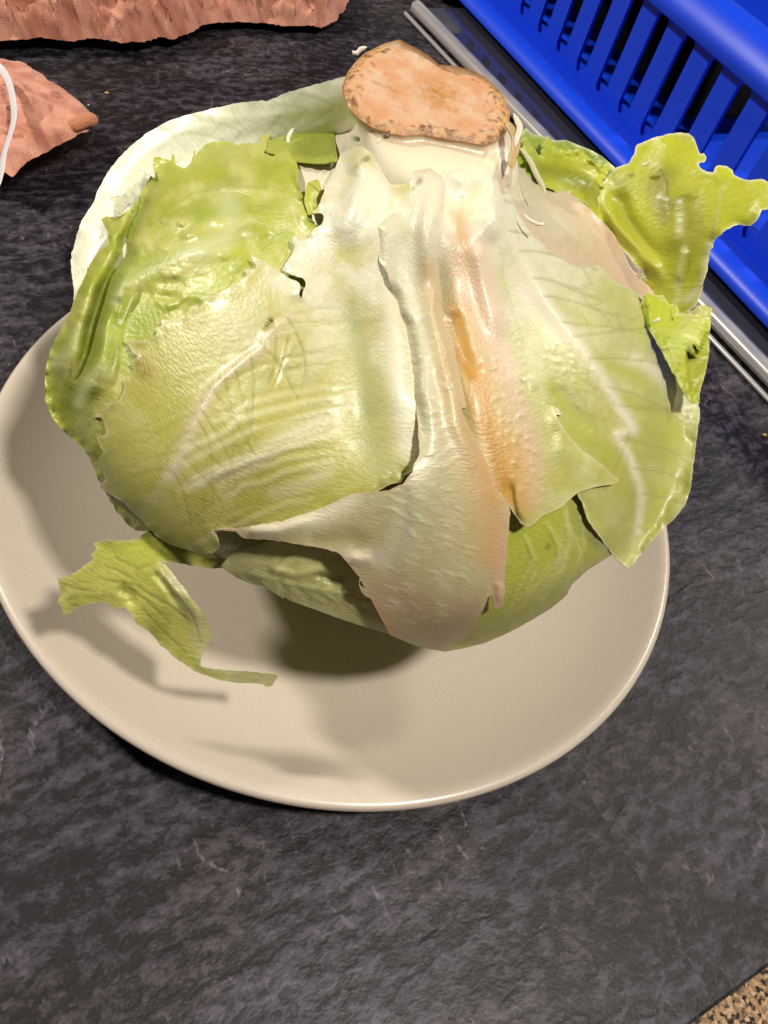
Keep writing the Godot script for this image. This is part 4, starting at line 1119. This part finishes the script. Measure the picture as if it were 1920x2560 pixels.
	# central leaf; its brown lower end is partly own colour, partly painted-in shade
	f = {"base_lift": 0.0076, "colour": tint(WHITE, Color(0.52, 0.46, 0.25), Vector2(1040, 560), 820, Color(0.52, 0.53, 0.30), 0.6, 0.006, 20), "thick": 0.0013, "jag": 1.5, "edge_colour": Color(0.62, 0.46, 0.30), "edge_width": 8.0, "edge_strength": 0.6,
		"lift": [1020, 520, -0.002, 90, 700, 1310, 0.002, 120, 1010, 1200, 0.003, 120, 1010, 1560, -0.002, 110],
		"strokes": [[Color(0.72, 0.66, 0.46), 0.5, 40, 30, pv([1064, 446, 1057, 617, 1072, 733])], [Color(0.60, 0.60, 0.40), 0.7, 26, 34, pv([980, 636, 1007, 771, 1041, 907, 1057, 1078, 1041, 1174, 1026, 1290, 987, 1406])], [Color(0.62, 0.42, 0.17), 0.6, 30, 46, pv([1076, 675, 1103, 849, 1126, 964, 1153, 1059, 1188, 1213, 1219, 1367])], [Color(0.60, 0.37, 0.17), 0.7, 20, 34, pv([1180, 1089, 1219, 1213, 1238, 1309, 1236, 1290, 1243, 1367, 1236, 1400])], [ORANGE, 0.6, 14, 18, pv([1211, 1136, 1242, 1251])], [Color(0.64, 0.40, 0.26), 0.7, 16, 14, pv([1251, 1346, 1248, 1427, 1246, 1508])],
			[WHITE, 0.7, 24, 40, pv([879, 1244, 802, 1286, 717, 1313, 655, 1325, 659, 1327])], [Color(0.52, 0.50, 0.20), 0.6, 16, 20, pv([717, 1340, 794, 1356, 871, 1344, 933, 1329])], [Color(0.42, 0.31, 0.19), 0.7, 60, 70, pv([962, 1462, 1031, 1531, 1109, 1570, 1170, 1547])], [Color(0.56, 0.24, 0.13), 0.55, 10, 12, pv([931, 1501, 962, 1547, 985, 1585])], [Color(0.60, 0.52, 0.42), 0.7, 18, 22, pv([871, 1390, 910, 1398, 949, 1390])], [Color(0.30, 0.30, 0.08), 0.7, 3, 3, pv([1030, 1180, 1010, 1205, 980, 1221, 949, 1228])], [Color(0.34, 0.36, 0.18), 0.5, 16, 20, pv([999, 787, 1018, 868, 1030, 964])]],
		"ridges": [[-0.004, 14, 12, pv([1099, 671, 1103, 733, 1105, 779, 1115, 825, 1138, 876, 1141, 910, 1157, 957, 1167, 1018, 1182, 1078, 1211, 1136, 1236, 1186, 1247, 1228])], [-0.008, 20, 18, pv([1026, 430, 922, 563, 933, 602, 945, 652, 966, 683])], [-0.0075, 20, 17, pv([968, 687, 985, 741, 997, 791, 1014, 818, 1026, 868, 1034, 926, 1030, 984, 1041, 1020, 1049, 1078, 1041, 1143])], [0.008, 26, 22, pv([1072, 361, 1095, 419, 1068, 563, 1061, 656, 1057, 733])], [0.004, 22, 30, pv([1076, 687, 1080, 779, 1103, 887, 1130, 984, 1143, 1059, 1182, 1155, 1209, 1221])], [0.004, 26, 38, pv([956, 636, 1010, 791, 1049, 926, 1084, 1097, 1103, 1213])], [0.003, 14, 22, pv([601, 1327, 697, 1327, 717, 1321, 814, 1290])], [-0.003, 22, 30, pv([756, 1360, 871, 1352, 949, 1367])], [-0.002, 20, 30, pv([1018, 1205, 1007, 1309, 972, 1406, 974, 1493])], [0.002, 14, 20, pv([871, 1394, 910, 1402, 941, 1394])], [0.002, 9, 9, pv([1248, 1454, 1246, 1510])]]}
	# short pale wrinkles across the leaf
	for k in 210:
		var s := rng.randf()
		var mid := Vector2(1005, 760).lerp(Vector2(1080, 1560), s) + Vector2(rng.randf_range(-70, 90 + 40 * s), 0)
		if s > 0.45:
			mid.x -= rng.randf() * 90.0 * (s - 0.3)
		var w := rng.randf_range(8, 22)
		var tilt := rng.randf_range(-0.1, 0.35) + (0.2 if s > 0.6 else -0.35)
		var d := Vector2(w, w * tilt)
		var v := PackedVector2Array([mid - d, mid + Vector2(0, rng.randf_range(-2.5, 2.5)), mid + d])
		f.ridges.append([rng.randf_range(0.0001, 0.0004), 4.0, 3.0, v])
		f.strokes.append([Color(0.80, 0.74, 0.54), rng.randf_range(0.1, 0.45), 2.6, 2.0, v])
	leaf(root, "front_leaf", pv([1026, 430, 925, 563, 937, 602, 949, 652, 968, 683, 987, 741, 999, 791, 1016, 818, 1026, 868, 1034, 926, 1030, 984, 1041, 1020, 1045, 1059, 1049, 1136, 1037, 1155, 1032, 1178, 1010, 1209, 972, 1226, 937, 1230, 891, 1233, 871, 1238, 802, 1271, 717, 1298, 640, 1313, 720, 1302, 659, 1311, 589, 1321, 533, 1323, 562, 1327, 589, 1329, 609, 1346, 659, 1350, 713, 1353, 640, 1348, 709, 1354, 756, 1363, 802, 1369, 848, 1383, 868, 1406, 887, 1429, 898, 1448, 897, 1464, 906, 1483, 925, 1500, 893, 1431, 902, 1466, 927, 1497, 943, 1528, 962, 1562, 977, 1589, 1016, 1605, 1047, 1616, 1093, 1624, 1112, 1626, 1128, 1609, 1159, 1597, 1186, 1562, 1205, 1531, 1221, 1493, 1231, 1485, 1233, 1516, 1244, 1523, 1257, 1516, 1261, 1485, 1263, 1427, 1271, 1339, 1263, 1483, 1267, 1387, 1272, 1329, 1276, 1275, 1267, 1251, 1240, 1221, 1232, 1186, 1209, 1136, 1178, 1078, 1151, 1020, 1169, 1020, 1165, 995, 1157, 957, 1140, 910, 1138, 876, 1115, 825, 1103, 779, 1103, 733, 1097, 675, 1099, 617, 1109, 563, 1107, 446, 1076, 419]), on_head, "leaf_white", f)
	scraps(root)

# the closed ball of inner leaves
func heart(root: Node3D) -> void:
	var st := SurfaceTool.new()
	st.begin(Mesh.PRIMITIVE_TRIANGLES)
	var lump := noise(14.0, FastNoiseLite.TYPE_SIMPLEX_SMOOTH, 3, 60)
	var tone := noise(9.0, FastNoiseLite.TYPE_SIMPLEX_SMOOTH, 3, 61)
	var seg := 120
	var rows := 70
	for j in rows + 1:
		var h := lerpf(0.0042, 0.140, float(j) / rows)
		for i in seg + 1:
			var a := TAU * (i % seg) / seg
			var k := h * 2000.0
			var r := lerpf(prof[int(k)], prof[int(k) + 1], k - int(k)) * lerpf(0.80, 0.972, smoothstep(0.025, 0.085, h)) * lerpf(1.0, 0.97, smoothstep(0.085, 0.11, h))
			var p := Vector3(cos(a) * r, h, sin(a) * r)
			r += lump.get_noise_3dv(p) * 0.002 * minf(1.0, r / 0.03)
			# overlapping wrapper leaves step in and out round the ball
			r += 0.0016 * (fposmod(a * 5.0 / TAU + h * 6.0, 1.0) - 0.5) * smoothstep(0.03, 0.07, r)
			r = maxf(r - 0.0006, 0.0)
			p = Vector3(cos(a) * r, maxf(h, 0.0068), sin(a) * r)
			var t := clampf((h - 0.03) / 0.09 + tone.get_noise_3dv(p) * 0.5, 0.0, 1.0)
			st.set_color(Color(0.42, 0.47, 0.12).lerp(Color(0.74, 0.73, 0.52), t))
			st.set_uv(Vector2(a * 0.08, h))
			st.add_vertex(p)
	for j in rows:
		for i in seg:
			var a := j * (seg + 1) + i
			var b := a + seg + 1
			for k in [a, a + 1, b, a + 1, b + 1, b]:
				st.add_index(k)
	st.generate_normals()
	piece("inner_head", st.commit(), M.leaf_head, root, -root.position)

func stem(root: Node3D) -> void:
	var normal := Vector3(0.02, 0.985, 0.17).normalized()
	var origin := Vector3(-0.0075, 0.1555, -0.004)
	var cut: Array = [856, 210, 871, 176, 891, 149, 910, 131, 960, 106, 999, 95, 1045, 118, 1072, 135, 1099, 158, 1134, 161, 1180, 172, 1211, 187, 1242, 214, 1262, 241, 1277, 276, 1270, 322, 1244, 345, 1211, 359, 1172, 352, 1122, 345, 1057, 332, 1010, 335, 976, 329, 933, 315, 902, 295, 875, 268, 860, 234]
	var rim := PackedVector3Array()
	var mid := Vector3.ZERO
	for k in range(0, cut.size(), 2):
		var d := ray(cut[k], cut[k + 1])
		rim.append(EYE + d * ((origin - EYE).dot(normal) / d.dot(normal)))
		mid += rim[rim.size() - 1]
	mid /= rim.size()
	var ax := Vector3.RIGHT.slide(normal).normalized()
	var az := ax.cross(normal)
	var seg := 160
	var rad := PackedFloat32Array()
	rad.resize(seg)
	for i in seg:
		var a := TAU * i / seg
		var d := Vector2(cos(a), sin(a))
		for k in rim.size():
			var p := Vector2((rim[k] - mid).dot(ax), (rim[k] - mid).dot(az))
			var q := Vector2((rim[(k + 1) % rim.size()] - mid).dot(ax), (rim[(k + 1) % rim.size()] - mid).dot(az))
			var hit = Geometry2D.segment_intersects_segment(Vector2.ZERO, d * 0.1, p, q)
			if hit != null:
				rad[i] = maxf(rad[i], hit.length())
	var n1 := noise(140.0, FastNoiseLite.TYPE_SIMPLEX_SMOOTH, 4, 71)
	var n2 := noise(420.0, FastNoiseLite.TYPE_SIMPLEX, 3, 72)
	# cut face
	var st := SurfaceTool.new()
	st.begin(Mesh.PRIMITIVE_TRIANGLES)
	var rings := 44
	for j in rings + 1:
		var t := float(j) / rings
		for i in seg:
			var a := TAU * i / seg
			var r := rad[i] * t
			var p := mid + (ax * cos(a) + az * sin(a)) * r
			var b := n1.get_noise_3dv(p)
			var g := n2.get_noise_3dv(p)
			var back := (p - mid).dot(az)
			var crease := exp(-pow((back + 0.0142 + 0.0012 * sin(p.x * 300.0)) / 0.0009, 2.0))
			var lift := 0.0006 * b + 0.00012 * g - 0.0013 * crease - 0.0009 * pow(t, 14.0) + 0.0004 * exp(-pow((t - 0.86) / 0.06, 2.0)) - 0.0020 * smoothstep(0.0135, 0.0165, -back)
			var c := Color(0.56, 0.285, 0.14).lerp(Color(0.61, 0.41, 0.265), clampf(0.5 + b * 1.3, 0, 1))
			c = c.lerp(Color(0.40, 0.19, 0.03), 0.85 * exp(-pow((p - mid - ax * 0.003 + az * 0.002).length() / 0.0052, 2.0)) * clampf(0.7 + g, 0, 1))
			var edge := smoothstep(0.84, 1.0, t + b * 0.12)
			c = c.lerp(Color(0.36, 0.165, 0.05), edge * 0.85)
			c = c.lerp(Color(0.18, 0.07, 0.02), smoothstep(0.22, 0.45, g + 0.45 * b) * smoothstep(0.68, 0.88, t) * 0.95)
			c = c.lerp(Color(0.66, 0.45, 0.12), smoothstep(0.15, 0.4, -g) * smoothstep(0.78, 0.9, t) * (0.7 if sin(a) < 0.2 else 0.4))
			c = c.lerp(Color(0.24, 0.11, 0.04), 0.75 * crease)
			c = c.lerp(Color(0.22, 0.10, 0.04), smoothstep(0.6, 0.7, g) * 0.5)
			st.set_color(c)
			st.add_vertex(p + normal * lift)
	for j in rings:
		for i in seg:
			var a := j * seg + i
			var b := j * seg + (i + 1) % seg
			for k in [a, a + seg, b, b, a + seg, b + seg]:
				st.add_index(k)
	st.generate_normals()
	var top := piece("cut_end", st.commit(), M.stem_cut, root, -root.position)
	top.set_meta("label", "pinkish brown cut end of the stem")
	# side: from the rim of the cut down into the leaf bases
	st = SurfaceTool.new()
	st.begin(Mesh.PRIMITIVE_TRIANGLES)
	var rows := 34
	for j in rows + 1:
		var t := float(j) / rows
		for i in seg + 1:
			var a := TAU * (i % seg) / seg
			var dir := ax * cos(a) + az * sin(a)
			var r := rad[i % seg]
			var p := mid + dir * r * (1.0 - 0.05 * sin(PI * minf(1.0, t * 1.6)) + 0.004) - normal * (0.0004 + 0.022 * t)
			var h := lerpf(mid.y - 0.0004, 0.122, pow(t, 1.15))
			var pr := lerpf(prof[int(h * 2000.0)], prof[int(h * 2000.0) + 1], h * 2000.0 - int(h * 2000.0))
			p = p.lerp(Vector3(cos(a) * (pr - 0.0003), h, sin(a) * (pr - 0.0003)), smoothstep(0.03, 0.34, t))
			p += dir * 0.0002 * n1.get_noise_3dv(p * 0.6)
			var c := Color(0.70, 0.55, 0.36).lerp(Color(0.74, 0.68, 0.50), smoothstep(0.02, 0.25, t))
			c = c.lerp(Color(0.50, 0.25, 0.10), (1.0 - smoothstep(0.0, 0.05, t)) * 0.8)
			st.set_color(c)
			st.set_uv(Vector2(a * 0.02, p.y))
			st.add_vertex(p)
	for j in rows:
		for i in seg:
			var a := j * (seg + 1) + i
			var b := a + seg + 1
			for k in [a, b, a + 1, a + 1, b, b + 1]:
				st.add_index(k)
	st.generate_normals()
	piece("stem", st.commit(), M.stem_side, root, -root.position)

# loose strips: peel hanging from the cut, threads of torn leaf
func scraps(root: Node3D) -> void:
	for s in [
		["hanging_peel", [1264, 302, 1279, 323, 1290, 348, 1288, 375, 1279, 402, 1283, 424], 0.199, 0.196, 0.0011, 0.3, Color(0.50, 0.36, 0.16)],
		["hanging_peel", [1283, 282, 1295, 306, 1300, 323, 1293, 344, 1288, 367], 0.198, 0.197, 0.0008, 0.3, Color(0.72, 0.66, 0.50)],
		["torn_thread", [1298, 367, 1312, 383, 1327, 406, 1339, 433, 1354, 460, 1365, 487], 0.212, 0.2095, 0.0007, 0.3, Color(0.70, 0.68, 0.42)],
		["torn_thread", [1308, 533, 1323, 549, 1343, 559, 1358, 560, 1361, 554], 0.2005, 0.2005, 0.0005, 0.5, Color(0.74, 0.70, 0.50)],
		["torn_thread", [735, 320, 723, 338, 721, 355, 733, 369, 744, 376], 0.236, 0.230, 0.0006, 0.5, Color(0.74, 0.74, 0.58)],
		["torn_thread", [918, 118, 902, 122, 893, 133, 884, 132, 880, 126], 0.196, 0.197, 0.0007, 0.6, Color(0.74, 0.70, 0.58)],
		["dark_scrap", [975, 326, 968, 335, 959, 347], 0.1875, 0.1870, 0.0012, 0.5, Color(0.16, 0.08, 0.04)],
		["torn_thread", [954, 344, 947, 351, 941, 360], 0.1870, 0.1868, 0.0008, 0.5, Color(0.72, 0.66, 0.50)],
		["torn_thread", [308, 822, 290, 820, 279, 824, 271, 821], 0.2105, 0.2105, 0.0007, 0.5, Color(0.62, 0.42, 0.28)],
		["torn_thread", [1629, 804, 1640, 802, 1652, 794], 0.2385, 0.238, 0.0008, 0.5, Color(0.72, 0.70, 0.50)],
		["leaf_tooth", [1601, 412, 1617, 410, 1626, 396], 0.2555, 0.253, 0.0009, 0.5, Color(0.74, 0.74, 0.40)],
	]:
		var p := []
		var q: Array = s[1]
		for k in range(0, q.size(), 2):
			p.append(EYE + ray(q[k], q[k + 1]) * lerpf(s[2], s[3], float(k) / (q.size() - 2)))
		piece(s[0], tube(p, s[4], s[5], 8, s[6]), M.scrap, root, -root.position)
